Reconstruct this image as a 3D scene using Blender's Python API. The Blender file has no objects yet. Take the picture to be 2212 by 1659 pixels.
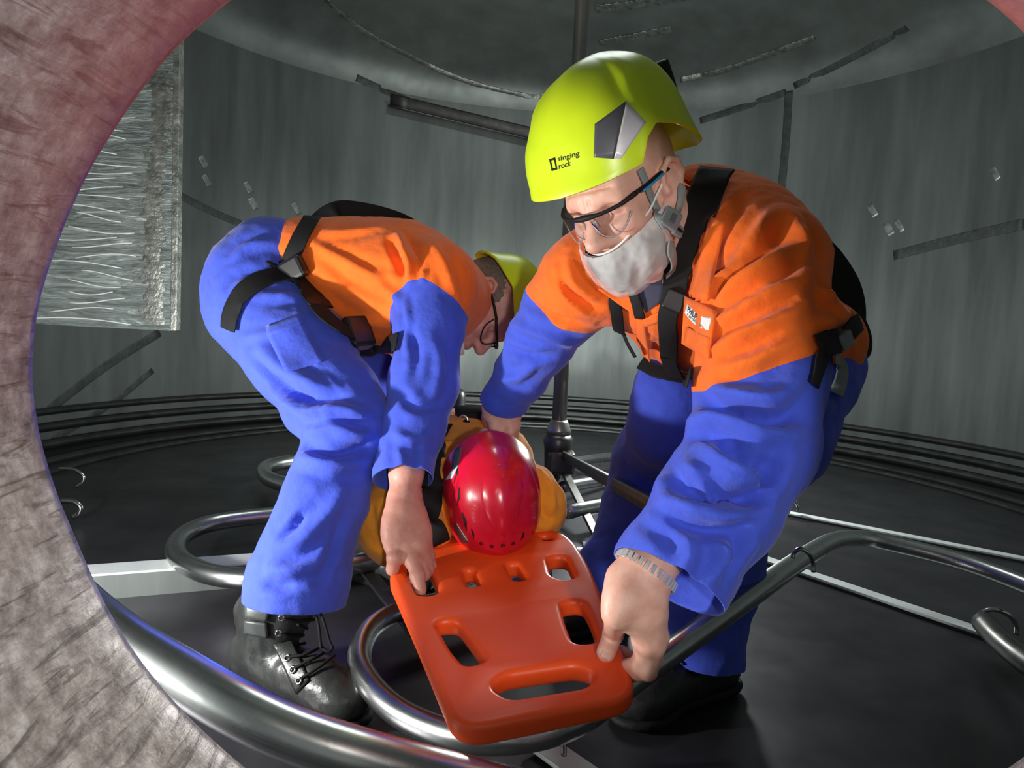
import bpy, bmesh, math, random
import numpy as np
from mathutils import Vector, Matrix, noise
from mathutils.bvhtree import BVHTree

scene = bpy.context.scene
COL = scene.collection
random.seed(7); np.random.seed(7)

# ------------------------------------------------------------------ camera, world, lights, exposure
W, H, FPX = 2212.0, 1659.0, 1500.0
EYE = np.array([0.0, 0.0, 0.72])
PITCH, ROLL = math.radians(4.5), math.radians(2.9)
_cp, _sp, _cr, _sr = math.cos(PITCH), math.sin(PITCH), math.cos(ROLL), math.sin(ROLL)
CF = np.array([0, _cp, -_sp]); _R0 = np.array([1.0, 0, 0]); _U0 = np.array([0, _sp, _cp])
CU = _U0 * _cr - _R0 * _sr
CR = _R0 * _cr + _U0 * _sr
CB = -CF
cam_data = bpy.data.cameras.new('camera'); cam_data.sensor_width = 36.0; cam_data.lens = 36.0 * FPX / W
cam_data.clip_start = 0.01
cam = bpy.data.objects.new('camera', cam_data); COL.objects.link(cam)
cam.matrix_world = Matrix(((CR[0], CU[0], CB[0], EYE[0]), (CR[1], CU[1], CB[1], EYE[1]), (CR[2], CU[2], CB[2], EYE[2]), (0, 0, 0, 1)))
scene.camera = cam
scene.view_settings.view_transform = 'Standard'; scene.view_settings.look = 'None'
scene.view_settings.gamma = 1.0; scene.view_settings.use_curve_mapping = False
scene.view_settings.exposure = 0.15
world = bpy.data.worlds.new('world'); scene.world = world; world.use_nodes = True
world.node_tree.nodes['Background'].inputs[0].default_value = (0.9, 0.95, 1.0, 1)
world.node_tree.nodes['Background'].inputs[1].default_value = 0.25

def lamp(name, kind, loc, energy, color=(1, 1, 1), size=0.05, target=None, spot=None):
    d = bpy.data.lights.new(name, kind); d.energy = energy; d.color = color
    if kind == 'AREA':
        d.shape = 'DISK'; d.size = size
    else:
        d.shadow_soft_size = size
    if spot:
        d.spot_size = math.radians(spot); d.spot_blend = 0.6
    o = bpy.data.objects.new(name, d); COL.objects.link(o); o.location = loc
    if target is not None:
        o.rotation_euler = (Vector(target) - Vector(loc)).to_track_quat('-Z', 'Y').to_euler()
    return o
lamp('work_lamp', 'POINT', (-1.0, 0.90, 0.36), 58.0, (1.0, 0.985, 0.96), 0.035)
lamp('hatch_fill', 'AREA', (0.2, 2.95, 3.0), 14.0, (0.92, 1.0, 0.98), 0.9, (0.2, 2.95, 0))  # added fill inside the dark hatch, lifts the ambient light in the tank
lamp('rear_fill', 'POINT', (0.62, 3.15, 0.78), 62.0, (0.94, 1.0, 0.98), 0.12)  # unseen light added behind the right worker to brighten back wall and floor
lamp('hand_lamp', 'POINT', (0.22, -0.55, 0.76), 40.0, (1.0, 0.98, 0.95), 0.04)

# ------------------------------------------------------------------ pixel helpers
def nrm(v):
    v = np.asarray(v, float); return v / (np.linalg.norm(v) + 1e-12)
def ray(px, py):
    return CF + CR * ((px - W / 2) / FPX) - CU * ((py - H / 2) / FPX)
def P(px, py, d):
    return EYE + ray(px, py) * d
def cam2w(r, u, b):
    return CR * r + CU * u + CB * b
def on_z(px, py, z):
    r = ray(px, py); return EYE + r * ((z - EYE[2]) / r[2])
def on_plane(px, py, o, n):
    r = ray(px, py); return EYE + r * (np.dot(o - EYE, n) / np.dot(r, n))
def project(V):
    q = np.asarray(V) - EYE; d = q @ CF
    return np.stack([W / 2 + FPX * (q @ CR) / d, H / 2 - FPX * (q @ CU) / d, d], -1)
def spline(pts, n, closed=False):
    p = np.asarray(pts, float); m = len(p)
    if m < 2: return p
    out = []
    segs = m if closed else m - 1
    ts = np.linspace(0, segs, n, endpoint=not closed)
    for t in ts:
        i = min(int(t), segs - 1); f = t - i
        if closed:
            a, b, c, d = p[(i - 1) % m], p[i % m], p[(i + 1) % m], p[(i + 2) % m]
        else:
            b, c = p[i], p[i + 1]
            a = p[i - 1] if i > 0 else 2 * b - c
            d = p[i + 2] if i + 2 < m else 2 * c - b
        out.append(0.5 * (2 * b + (c - a) * f + (2 * a - 5 * b + 4 * c - d) * f * f + (3 * b - a - 3 * c + d) * f ** 3))
    return np.array(out)

# ------------------------------------------------------------------ object helpers
def mesh_obj(name, verts, faces, mat=None, parent=None, smooth=True, mats=None, fm=None):
    me = bpy.data.meshes.new(name)
    me.from_pydata([tuple(v) for v in verts], [], [tuple(int(i) for i in f) for f in faces])
    for m in (mats or ([mat] if mat else [])): me.materials.append(m)
    if fm is not None: me.polygons.foreach_set('material_index', np.asarray(fm, np.int32))
    if smooth: me.polygons.foreach_set('use_smooth', np.ones(len(me.polygons), bool))
    me.update()
    o = bpy.data.objects.new(name, me); COL.objects.link(o)
    if parent is not None: adopt(o, parent)
    return o
def adopt(o, parent):
    o.parent = parent; o.matrix_parent_inverse = Matrix.Translation(-_wloc(parent))
def _wloc(o):
    v = o.location.copy()
    while o.parent is not None:
        if o.matrix_parent_inverse != Matrix(): v = v + o.matrix_parent_inverse.translation
        o = o.parent; v = v + o.location
    return v
def tag(o, label=None, cat=None, group=None, kind=None):
    if label: o['label'] = label
    if cat: o['category'] = cat
    if group: o['group'] = group
    if kind: o['kind'] = kind
    return o
def thing(name, loc, label, cat, group=None):
    o = bpy.data.objects.new(name, None); COL.objects.link(o); o.location = tuple(loc); o.empty_display_size = 0.1
    return tag(o, label, cat, group)

def tube_data(pts, rad, seg=12, cap=True, closed=False, flat=1.0):
    p = np.asarray(pts, float); n = len(p)
    r = np.full(n, rad, float) if np.isscalar(rad) else np.asarray(rad, float)
    t = np.roll(p, -1, 0) - np.roll(p, 1, 0)
    if not closed: t[0] = p[1] - p[0]; t[-1] = p[-1] - p[-2]
    t /= (np.linalg.norm(t, axis=1)[:, None] + 1e-12)
    a = np.array([0, 0, 1.0]) if abs(t[0][2]) < 0.9 else np.array([1.0, 0, 0])
    x = nrm(np.cross(t[0], a)); V = []; F = []
    ang = np.linspace(0, 2 * math.pi, seg, endpoint=False)
    for i in range(n):
        x = nrm(x - t[i] * np.dot(x, t[i])); y = np.cross(t[i], x)
        for g in ang: V.append(p[i] + (x * math.cos(g) + y * math.sin(g) * flat) * r[i])
    for i in range(n if closed else n - 1):
        k = (i + 1) % n
        for j in range(seg):
            F.append((i * seg + j, i * seg + (j + 1) % seg, k * seg + (j + 1) % seg, k * seg + j))
    if cap and not closed:
        F.append(tuple(range(seg))[::-1]); F.append(tuple(range((n - 1) * seg, n * seg)))
    return V, F
def tube(name, pts, rad, mat, parent=None, seg=12, cap=True, closed=False, flat=1.0):
    V, F = tube_data(pts, rad, seg, cap, closed, flat)
    return mesh_obj(name, V, F, mat, parent)
def merge(*parts):
    V = []; F = []
    for v, f in parts:
        o = len(V); V.extend(list(v)); F.extend([tuple(int(i) + o for i in q) for q in f])
    return V, F
def box_data(c, ax, half):
    c = np.asarray(c, float); V = []
    for i in (-1, 1):
        for j in (-1, 1):
            for k in (-1, 1):
                V.append(c + ax[0] * half[0] * i + ax[1] * half[1] * j + ax[2] * half[2] * k)
    F = [(0, 1, 3, 2), (4, 6, 7, 5), (0, 4, 5, 1), (2, 3, 7, 6), (0, 2, 6, 4), (1, 5, 7, 3)]
    return V, F
def bevel(o, w, seg=2):
    m = o.modifiers.new('bevel', 'BEVEL'); m.width = w; m.segments = seg; m.limit_method = 'ANGLE'; m.angle_limit = math.radians(40); return o
def bar(name, a, b, up, w, t, mat, parent=None, bev=0.0):
    a = np.asarray(a, float); b = np.asarray(b, float); d = nrm(b - a); s = nrm(np.cross(d, up)); u = np.cross(s, d)
    V, F = box_data((a + b) / 2, (d, s, u), (np.linalg.norm(b - a) / 2, w / 2, t / 2))
    o = mesh_obj(name, V, F, mat, parent, smooth=False)
    if bev: bevel(o, bev)
    return o
def ribbon_data(pts, nor, w, t):
    p = np.asarray(pts, float); n = len(p); V = []; F = []
    wv = np.full(n, w, float) if np.isscalar(w) else np.asarray(w, float)
    for i in range(n):
        d = nrm(p[min(i + 1, n - 1)] - p[max(i - 1, 0)]); k = nrm(nor[i]); s = nrm(np.cross(d, k)); k = np.cross(s, d)
        h = wv[i] / 2
        V += [p[i] - s * h - k * t * .5, p[i] - s * h + k * t * .3, p[i] - s * h * .85 + k * t * .5, p[i] + k * t * .62, p[i] + s * h * .85 + k * t * .5, p[i] + s * h + k * t * .3, p[i] + s * h - k * t * .5]
    m = 7
    for i in range(n - 1):
        for j in range(m):
            F.append((i * m + j, i * m + (j + 1) % m, (i + 1) * m + (j + 1) % m, (i + 1) * m + j))
    F.append(tuple(range(m))[::-1]); F.append(tuple(range((n - 1) * m, n * m)))
    return V, F

# ------------------------------------------------------------------ materials
def mat_new(name):
    m = bpy.data.materials.new(name); m.use_nodes = True
    nt = m.node_tree; return m, nt, nt.nodes['Principled BSDF']
def lin(c):
    return tuple(((x / 255.0) / 12.92 if x / 255.0 <= 0.04045 else ((x / 255.0 + 0.055) / 1.055) ** 2.4) for x in c) + (1.0,)
def texcoord(nt, scale=(1, 1, 1), coord='Object'):
    tc = nt.nodes.new('ShaderNodeTexCoord'); mp = nt.nodes.new('ShaderNodeMapping')
    nt.links.new(tc.outputs[coord], mp.inputs[0]); mp.inputs['Scale'].default_value = scale
    return mp.outputs[0]
def noise_node(nt, vec, scale, detail=4, rough=0.55, dist=0.0):
    n = nt.nodes.new('ShaderNodeTexNoise'); n.inputs['Scale'].default_value = scale
    n.inputs['Detail'].default_value = detail; n.inputs['Roughness'].default_value = rough; n.inputs['Distortion'].default_value = dist
    nt.links.new(vec, n.inputs['Vector']); return n.outputs['Fac']
def ramp(nt, fac, stops):
    r = nt.nodes.new('ShaderNodeValToRGB'); e = r.color_ramp.elements
    while len(e) < len(stops): e.new(0.5)
    for el, (p, c) in zip(e, stops): el.position = p; el.color = c
    nt.links.new(fac, r.inputs[0]); return r.outputs[0]
def bump(nt, bs, h, strength, dist=0.01, prev=None):
    b = nt.nodes.new('ShaderNodeBump'); b.inputs['Strength'].default_value = strength; b.inputs['Distance'].default_value = dist
    nt.links.new(h, b.inputs['Height'])
    if prev is not None: nt.links.new(prev, b.inputs['Normal'])
    nt.links.new(b.outputs[0], bs.inputs['Normal']); return b.outputs[0]
def simple(name, col, rough=0.5, metal=0.0, spec=0.5, var=0.12, vscale=30, bmp=0.0, bscale=200, coat=0.0):
    m, nt, bs = mat_new(name); c = lin(col)
    v = texcoord(nt); f = noise_node(nt, v, vscale, 4)
    lo = tuple(x * (1 - var) for x in c[:3]) + (1,); hi = tuple(min(1, x * (1 + var)) for x in c[:3]) + (1,)
    nt.links.new(ramp(nt, f, [(0.3, lo), (0.7, hi)]), bs.inputs['Base Color'])
    bs.inputs['Roughness'].default_value = rough; bs.inputs['Metallic'].default_value = metal
    bs.inputs['Specular IOR Level'].default_value = spec; bs.inputs['Coat Weight'].default_value = coat
    if bmp: bump(nt, bs, noise_node(nt, v, bscale, 3), bmp, 0.002)
    return m
def fabric(name, col, col2=None, rough=0.85, spec=0.15, weave=0.25):
    """woven cloth; when col2 is given the vertex attribute 'seam' (>0) switches to it"""
    m, nt, bs = mat_new(name); v = texcoord(nt)
    def shade(c):
        c = lin(c); f = noise_node(nt, v, 22, 5)
        return ramp(nt, f, [(0.25, tuple(x * .88 for x in c[:3]) + (1,)), (0.75, tuple(min(1, x * 1.08) for x in c[:3]) + (1,))])
    a = shade(col)
    if col2:
        b = shade(col2); at = nt.nodes.new('ShaderNodeAttribute'); at.attribute_name = 'seam'
        g = nt.nodes.new('ShaderNodeMath'); g.operation = 'GREATER_THAN'; g.inputs[1].default_value = 0.0
        nt.links.new(at.outputs['Fac'], g.inputs[0])
        mx = nt.nodes.new('ShaderNodeMix'); mx.data_type = 'RGBA'
        nt.links.new(g.outputs[0], mx.inputs[0]); nt.links.new(a, mx.inputs[6]); nt.links.new(b, mx.inputs[7]); a = mx.outputs[2]
    nt.links.new(a, bs.inputs['Base Color'])
    bs.inputs['Roughness'].default_value = rough; bs.inputs['Specular IOR Level'].default_value = spec
    bs.inputs['Sheen Weight'].default_value = 0.15; bs.inputs['Sheen Roughness'].default_value = 0.5
    n1 = bump(nt, bs, noise_node(nt, v, 55, 4), 0.35, 0.006)
    bump(nt, bs, noise_node(nt, v, 900, 2), weave, 0.001, n1)
    return m
def metal(name, col, rough=0.35, metallic=0.9, var=0.25, stretch=(1, 1, 1), scale=6, bmp=0.1, bscale=60, rvar=0.15, detail=6):
    m, nt, bs = mat_new(name); c = lin(col); v = texcoord(nt, stretch)
    f = noise_node(nt, v, scale, detail, 0.6)
    nt.links.new(ramp(nt, f, [(0.3, tuple(x * (1 - var) for x in c[:3]) + (1,)), (0.7, tuple(min(1, x * (1 + var)) for x in c[:3]) + (1,))]), bs.inputs['Base Color'])
    bs.inputs['Metallic'].default_value = metallic
    mr = nt.nodes.new('ShaderNodeMapRange'); mr.inputs['To Min'].default_value = max(0.02, rough - rvar); mr.inputs['To Max'].default_value = rough + rvar
    nt.links.new(noise_node(nt, v, scale * 1.7, 5), mr.inputs[0]); nt.links.new(mr.outputs[0], bs.inputs['Roughness'])
    if bmp: bump(nt, bs, noise_node(nt, v, bscale, 4), bmp, 0.004)
    return m

M = {}
M['wall'] = metal('tank_wall_steel', (118, 124, 121), 0.42, 0.55, 0.30, (1.6, 1.6, 0.22), 3.0, 0.10, 5, 0.10)
M['ceiling'] = metal('tank_roof_steel', (122, 128, 124), 0.45, 0.5, 0.24, (1, 1, 1), 3.5, 0.15, 6, 0.10)
M['floor'] = metal('tank_floor_steel', (66, 65, 69), 0.40, 0.6, 0.30, (1, 1, 1), 5, 0.12, 9, 0.10)
M['ring'] = metal('floor_ring_steel', (95, 96, 94), 0.34, 0.9, 0.2, (1, 1, 1), 8, 0.05, 20)
M['seam'] = metal('weld_seam_steel', (84, 88, 86), 0.55, 0.6, 0.3, (1, 1, 1), 20, 0.4, 60)
M['weld'] = metal('rough_weld_steel', (150, 152, 146), 0.45, 0.8, 0.5, (1, 1, 1), 24, 0.8, 70)
M['pipe'] = metal('polished_pipe_steel', (196, 198, 198), 0.28, 1.0, 0.1, (1, 1, 1), 10, 0.03, 60, 0.05)
M['rod'] = metal('polished_rod_steel', (190, 190, 186), 0.22, 1.0, 0.1, (1, 1, 1), 10, 0.02, 60, 0.05)
M['darkbar'] = metal('dark_steel_bar', (92, 90, 88), 0.38, 0.9, 0.2, (1, 1, 1), 12, 0.08, 60)
M['flatbar'] = metal('pale_flat_steel', (226, 232, 229), 0.45, 0.15, 0.08, (1, 1, 1), 12, 0.05, 60)
M['shaft'] = metal('shaft_steel', (150, 146, 142), 0.34, 0.8, 0.1, (4, 4, 0.2), 8, 0.02, 60, 0.05)
# ------------------------------------------------------------------ signed distance modelling
class Sdf:
    def __init__(s): s.prims = []
    def cap(s, a, b, ra, rb=None, k=0.02, sub=False):
        s.prims.append(('cap', np.asarray(a, float), np.asarray(b, float), ra, ra if rb is None else rb, k, sub)); return s
    def chain(s, pts, rad, k=0.02):
        for i in range(len(pts) - 1): s.cap(pts[i], pts[i + 1], rad[i], rad[i + 1], k)
        return s
    def ell(s, c, axes, r, k=0.02, sub=False):
        s.prims.append(('ell', np.asarray(c, float), np.asarray(axes, float), np.asarray(r, float), None, k, sub)); return s
    def loft(s, pts, side, ra, rb, k=0.02):
        """flattened chain: ra along the side direction, rb across it"""
        for i in range(len(pts) - 1):
            sd = side if np.ndim(side[0]) == 0 else side[i]
            s.prims.append(('loft', np.asarray(pts[i], float), np.asarray(pts[i + 1], float), nrm(sd), (ra[i], ra[i + 1], rb[i], rb[i + 1]), k, False))
        return s
    def bounds(s):
        lo = np.full(3, 1e9); hi = -lo
        for q in s.prims:
            if q[6]: continue
            if q[0] == 'ell': e = max(q[3]); l, h = q[1] - e, q[1] + e
            else:
                e = max(q[3], q[4]) if q[0] == 'cap' else max(q[4])
                l = np.minimum(q[1], q[2]) - e; h = np.maximum(q[1], q[2]) + e
            lo = np.minimum(lo, l); hi = np.maximum(hi, h)
        return lo, hi
    def mesh(s, h):
        lo, hi = s.bounds(); lo = lo - 4 * h; hi = hi + 4 * h
        n = np.ceil((hi - lo) / h).astype(int) + 1
        D = np.full(n, 0.5, np.float32)
        for kind, a, b, c, d, k, sub in s.prims:
            if kind == 'ell': e = max(c); l, u = a - e, a + e
            else:
                e = max(c, d) if kind == 'cap' else max(d)
                l = np.minimum(a, b) - e; u = np.maximum(a, b) + e
            pad = k + 3 * h
            i0 = np.clip(np.floor((l - pad - lo) / h).astype(int), 0, n); i1 = np.clip(np.ceil((u + pad - lo) / h).astype(int) + 1, 0, n)
            if np.any(i1 <= i0): continue
            X = (lo[0] + h * np.arange(i0[0], i1[0])).astype(np.float32)[:, None, None]
            Y = (lo[1] + h * np.arange(i0[1], i1[1])).astype(np.float32)[None, :, None]
            Z = (lo[2] + h * np.arange(i0[2], i1[2])).astype(np.float32)[None, None, :]
            if kind == 'ell':
                x, y, z = X - a[0], Y - a[1], Z - a[2]
                q = [x * b[i][0] + y * b[i][1] + z * b[i][2] for i in range(3)]
                k0 = np.sqrt(sum((q[i] / c[i]) ** 2 for i in range(3))); k1 = np.sqrt(sum((q[i] / c[i] ** 2) ** 2 for i in range(3))) + 1e-6
                dd = k0 * (k0 - 1) / k1
            else:
                ab = b - a; L2 = float(ab @ ab) + 1e-12
                x, y, z = X - a[0], Y - a[1], Z - a[2]
                tr = (x * ab[0] + y * ab[1] + z * ab[2]) / L2
                t = np.clip(tr, 0, 1)
                x = x - t * ab[0]; y = y - t * ab[1]; z = z - t * ab[2]
                if kind == 'cap':
                    dd = np.sqrt(x * x + y * y + z * z) - (c + (d - c) * t)
                else:
                    ax = nrm(ab); sd = nrm(c - ax * np.dot(c, ax)); tv = np.cross(ax, sd)
                    u = x * sd[0] + y * sd[1] + z * sd[2]; v = x * tv[0] + y * tv[1] + z * tv[2]; w = x * ax[0] + y * ax[1] + z * ax[2]
                    A = d[0] + (d[1] - d[0]) * t; B = d[2] + (d[3] - d[2]) * t; Cm = np.minimum(A, B)
                    k0 = np.sqrt((u / A) ** 2 + (v / B) ** 2 + (w / Cm) ** 2)
                    k1 = np.sqrt((u / A ** 2) ** 2 + (v / B ** 2) ** 2 + (w / Cm ** 2) ** 2) + 1e-6
                    dd = np.where(k0 < 1e-4, -Cm, k0 * (k0 - 1) / k1)
            S = D[i0[0]:i1[0], i0[1]:i1[1], i0[2]:i1[2]]
            if sub:
                dd = -dd; g = np.maximum(k - np.abs(S - dd), 0) / k
                S[...] = np.maximum(S, dd) + g * g * k * 0.25
            else:
                g = np.maximum(k - np.abs(S - dd), 0) / k
                S[...] = np.minimum(S, dd) - g * g * k * 0.25
        return surface_nets(D, lo, h)

def surface_nets(D, lo, h):
    ins = D < 0
    nx, ny, nz = D.shape
    c = np.zeros((nx - 1, ny - 1, nz - 1), np.uint8)
    for i in (0, 1):
        for j in (0, 1):
            for k in (0, 1): c += ins[i:nx - 1 + i, j:ny - 1 + j, k:nz - 1 + k]
    act = np.argwhere((c > 0) & (c < 8))
    idx = -np.ones(c.shape, np.int64); idx[tuple(act.T)] = np.arange(len(act))
    cor = np.array([(i, j, k) for i in (0, 1) for j in (0, 1) for k in (0, 1)])
    val = np.stack([D[act[:, 0] + q[0], act[:, 1] + q[1], act[:, 2] + q[2]] for q in cor], 1).astype(float)
    S = np.zeros((len(act), 3)); N = np.zeros(len(act))
    for a in range(8):
        for b in range(a + 1, 8):
            if np.abs(cor[a] - cor[b]).sum() != 1: continue
            va, vb = val[:, a], val[:, b]; m = (va < 0) != (vb < 0)
            t = np.where(m, va / np.where(m, va - vb, 1), 0)
            S += m[:, None] * (cor[a] + t[:, None] * (cor[b] - cor[a])); N += m
    V = lo + h * (act + S / N[:, None])
    F = []
    for ax in range(3):
        o = [1, 1, 1]; o[ax] = 0
        sl0 = [slice(None)] * 3; sl1 = [slice(None)] * 3
        sl0[ax] = slice(0, -1); sl1[ax] = slice(1, None)
        for q in range(3):
            if q != ax: sl0[q] = slice(1, -1); sl1[q] = slice(1, -1)
        A = ins[tuple(sl0)]; B = ins[tuple(sl1)]
        e = np.argwhere(A != B); fl = A[tuple(e.T)]
        e = e + np.array(o)
        u, v = [q for q in range(3) if q != ax]
        if ax == 1: u, v = v, u
        du = np.zeros(3, int); du[u] = 1; dv = np.zeros(3, int); dv[v] = 1
        q0 = idx[tuple((e - du - dv).T)]; q1 = idx[tuple((e - dv).T)]; q2 = idx[tuple(e.T)]; q3 = idx[tuple((e - du).T)]
        Q = np.stack([q0, q1, q2, q3], 1); Q[~fl] = Q[~fl][:, ::-1]
        F.append(Q)
    return V, np.concatenate(F)

def vnormals(V, F):
    F = np.asarray(F); n = np.cross(V[F[:, 2]] - V[F[:, 0]], V[F[:, 3]] - V[F[:, 1]])
    N = np.zeros_like(V)
    for i in range(4): np.add.at(N, F[:, i], n)
    return N / (np.linalg.norm(N, axis=1)[:, None] + 1e-12)
def smooth_mesh(V, F, it=2, lam=0.5):
    F = np.asarray(F)
    for _ in range(it):
        A = np.zeros_like(V); c = np.zeros(len(V))
        for i in range(4):
            a, b = F[:, i], F[:, (i + 1) % 4]
            np.add.at(A, a, V[b]); np.add.at(c, a, 1); np.add.at(A, b, V[a]); np.add.at(c, b, 1)
        V = V + lam * (A / np.maximum(c, 1)[:, None] - V)
    return V
def bvh_of(V, F):
    return BVHTree.FromPolygons([tuple(v) for v in V], [tuple(int(i) for i in f) for f in F])
def cast(bvhs, px, py):
    r = Vector(ray(px, py)); r.normalize(); best = None
    for b in (bvhs if isinstance(bvhs, (list, tuple)) else [bvhs]):
        hit = b.ray_cast(Vector(EYE), r)
        if hit[0] is not None and (best is None or hit[3] < best[2]):
            best = (np.array(hit[0]), np.array(hit[1]), hit[3])
    if best is None: return None
    n = best[1]
    if np.dot(n, np.array(r)) > 0: n = -n
    return best[0], n
FOLD_GAIN = 1.7
def fold(V, N, bvh, pts, amp, w, n=28):
    """raise (amp>0) or crease (amp<0) the cloth along a line that runs over its surface"""
    L = []
    for q in spline(pts, n):
        hit = cast(bvh, q[0], q[1])
        if hit is not None: L.append(hit[0])
    if len(L) < 3: return V
    L = np.array(L); m = len(L)
    lo = L.min(0) - 3 * w; hi = L.max(0) + 3 * w
    s = np.where(np.all((V > lo) & (V < hi), axis=1))[0]
    if not len(s): return V
    d = np.linalg.norm(V[s][:, None, :] - L[None], axis=2); j = d.argmin(1); d = d.min(1)
    e = np.sin(np.pi * np.clip((j + 1.0) / (m + 1), 0, 1)) ** 0.6
    f = np.exp(-(d / w) ** 2) - 0.35 * np.exp(-((d - 1.9 * w) / w) ** 2)
    V = V.copy(); V[s] += N[s] * (FOLD_GAIN * amp * e * f)[:, None]
    return V
def cloth_noise(V, N, amp, scale, seed=0.0, along=None, squash=0.35):
    """random soft wrinkles; along = direction in which they run"""
    Q = V * scale
    if along is not None:
        a = nrm(along); Q = Q - (Q @ a)[:, None] * a * (1 - squash)
    h = np.array([noise.noise(Vector((q[0] + seed, q[1] - seed, q[2] + 2 * seed))) for q in Q])
    h2 = np.array([noise.noise(Vector((q[0] * 2.1 - seed, q[1] * 2.1 + seed, q[2] * 2.1))) for q in Q])
    r = 1 - 2 * np.abs(h); return V + N * (amp * (0.55 * r + 0.45 * h2))[:, None]
def axis_dist(V, a, b):
    ab = np.asarray(b) - np.asarray(a); t = np.clip(((V - a) @ ab) / (ab @ ab), 0, 1)
    return np.linalg.norm(V - (a + t[:, None] * ab), axis=1)
def cut(o, co, no, radius=None, far=None):
    """slice the mesh open at a plane and drop what lies on the normal's side (within radius of co)"""
    bm = bmesh.new(); bm.from_mesh(o.data); co = Vector(co) - _wloc(o); no = Vector(no)
    geom = [e for e in list(bm.verts) + list(bm.edges) + list(bm.faces)]
    if radius:
        near = set(v for v in bm.verts if (v.co - co).length < radius)
        fs = [f for f in bm.faces if all(v in near for v in f.verts)]
        es = set(e for f in fs for e in f.edges); vs = set(v for f in fs for v in f.verts)
        geom = list(vs) + list(es) + fs
    bmesh.ops.bisect_plane(bm, geom=geom, plane_co=co, plane_no=no, dist=1e-5)
    dead = [f for f in bm.faces if (f.calc_center_median() - co).dot(no) > 1e-5 and (not radius or (f.calc_center_median() - co).length < radius * 0.97)]
    bmesh.ops.delete(bm, geom=dead, context='FACES')
    loose = [v for v in bm.verts if not v.link_faces]; bmesh.ops.delete(bm, geom=loose, context='VERTS')
    bm.to_mesh(o.data); bm.free(); o.data.update()
def set_seam(o, vals):
    at = o.data.attributes.new('seam', 'FLOAT', 'POINT'); at.data.foreach_set('value', np.asarray(vals, np.float32))

def strap(name, pts, width, bvhs, mat, parent, off=0.004, n=None, thick=0.003, back=None):
    """webbing laid on the cloth along a traced line; a third number in a point is its own distance from the eye"""
    n = n or max(10, len(pts) * 7)
    full = [(q[0], q[1], (q[2] if len(q) > 2 else -1.0)) for q in pts]
    xy = spline([q[:2] for q in full], n); L = []; Nn = []
    dk = np.interp(np.linspace(0, len(full) - 1, n), range(len(full)), [q[2] for q in full])
    lastd = None
    for i, q in enumerate(xy):
        j = int(round(i * (len(full) - 1) / (n - 1)))
        if full[j][2] > 0 and dk[i] > 0:
            L.append(P(q[0], q[1], dk[i])); Nn.append(CB); continue
        hit = cast(bvhs, q[0], q[1])
        if hit is None:
            L.append(None); Nn.append(None)
        else:
            L.append(hit[0] + hit[1] * off); Nn.append(hit[1])
    ok = [i for i in range(n) if L[i] is not None]
    if len(ok) < 2: return None
    dep = np.interp(range(n), ok, [float((L[i] - EYE) @ CF) for i in ok])
    for i in range(n):
        if L[i] is None:
            L[i] = P(xy[i][0], xy[i][1], dep[i]); Nn[i] = Nn[min(ok, key=lambda q: abs(q - i))]
    L = np.array(L); Nn = np.array(Nn)
    for _ in range(3):
        Nn[1:-1] = (Nn[:-2] + 2 * Nn[1:-1] + Nn[2:]) / 4
    for _ in range(2):
        L[1:-1] = (L[:-2] + 2 * L[1:-1] + L[2:]) / 4
    if not np.isscalar(width): width = np.interp(np.linspace(0, 1, n), np.linspace(0, 1, len(width)), width)
    V, F = ribbon_data(L, Nn, width, thick)
    return mesh_obj(name, V, F, mat, parent)
def patch_grid(quad, nu, nv, bvhs, off, shape=None, sm=6):
    """a grid over four traced corners (tl, tr, br, bl) laid on the surface, bridging its small folds"""
    q = [np.array(c, float) for c in quad]; XY = np.zeros((nv + 1, nu + 1, 2)); D = np.full((nv + 1, nu + 1), np.nan)
    for j in range(nv + 1):
        for i in range(nu + 1):
            u, v = i / nu, j / nv
            p = (q[0] * (1 - u) + q[1] * u) * (1 - v) + (q[3] * (1 - u) + q[2] * u) * v
            if shape: p = p + shape(u, v)
            XY[j, i] = p; hit = cast(bvhs, p[0], p[1])
            if hit is not None: D[j, i] = float((hit[0] - EYE) @ CF)
    med = np.nanmedian(D); D = np.where(np.isnan(D), med, D); D = np.clip(D, med - .08, med + .08); D0 = D.copy()
    for _ in range(sm):
        E = np.pad(D, 1, mode='edge')
        E[0, :] = 2 * E[1, :] - E[2, :]; E[-1, :] = 2 * E[-2, :] - E[-3, :]; E[:, 0] = 2 * E[:, 1] - E[:, 2]; E[:, -1] = 2 * E[:, -2] - E[:, -3]
        D = (E[:-2, 1:-1] + E[2:, 1:-1] + E[1:-1, :-2] + E[1:-1, 2:] + 2 * E[1:-1, 1:-1]) / 6
    D = np.minimum(D, D0 + .003) if sm else D
    if sm:
        E = np.pad(D, 1, mode='edge'); D = (E[:-2, 1:-1] + E[2:, 1:-1] + E[1:-1, :-2] + E[1:-1, 2:] + 4 * E[1:-1, 1:-1]) / 8
    V = [P(XY[j, i, 0], XY[j, i, 1], D[j, i] - off * 1.1) for j in range(nv + 1) for i in range(nu + 1)]
    F = [(j * (nu + 1) + i, (j + 1) * (nu + 1) + i, (j + 1) * (nu + 1) + i + 1, j * (nu + 1) + i + 1) for j in range(nv) for i in range(nu)]
    return V, F
def patch(name, quad, bvhs, mat, parent, off=0.003, nu=8, nv=8, thick=0.0015, shape=None, sm=6):
    V, F = patch_grid(quad, nu, nv, bvhs, off, shape, sm)
    o = mesh_obj(name, V, F, mat, parent)
    if thick:
        s = o.modifiers.new('thick', 'SOLIDIFY'); s.thickness = thick; s.offset = 0
    return o
_fontcache = {}
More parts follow.
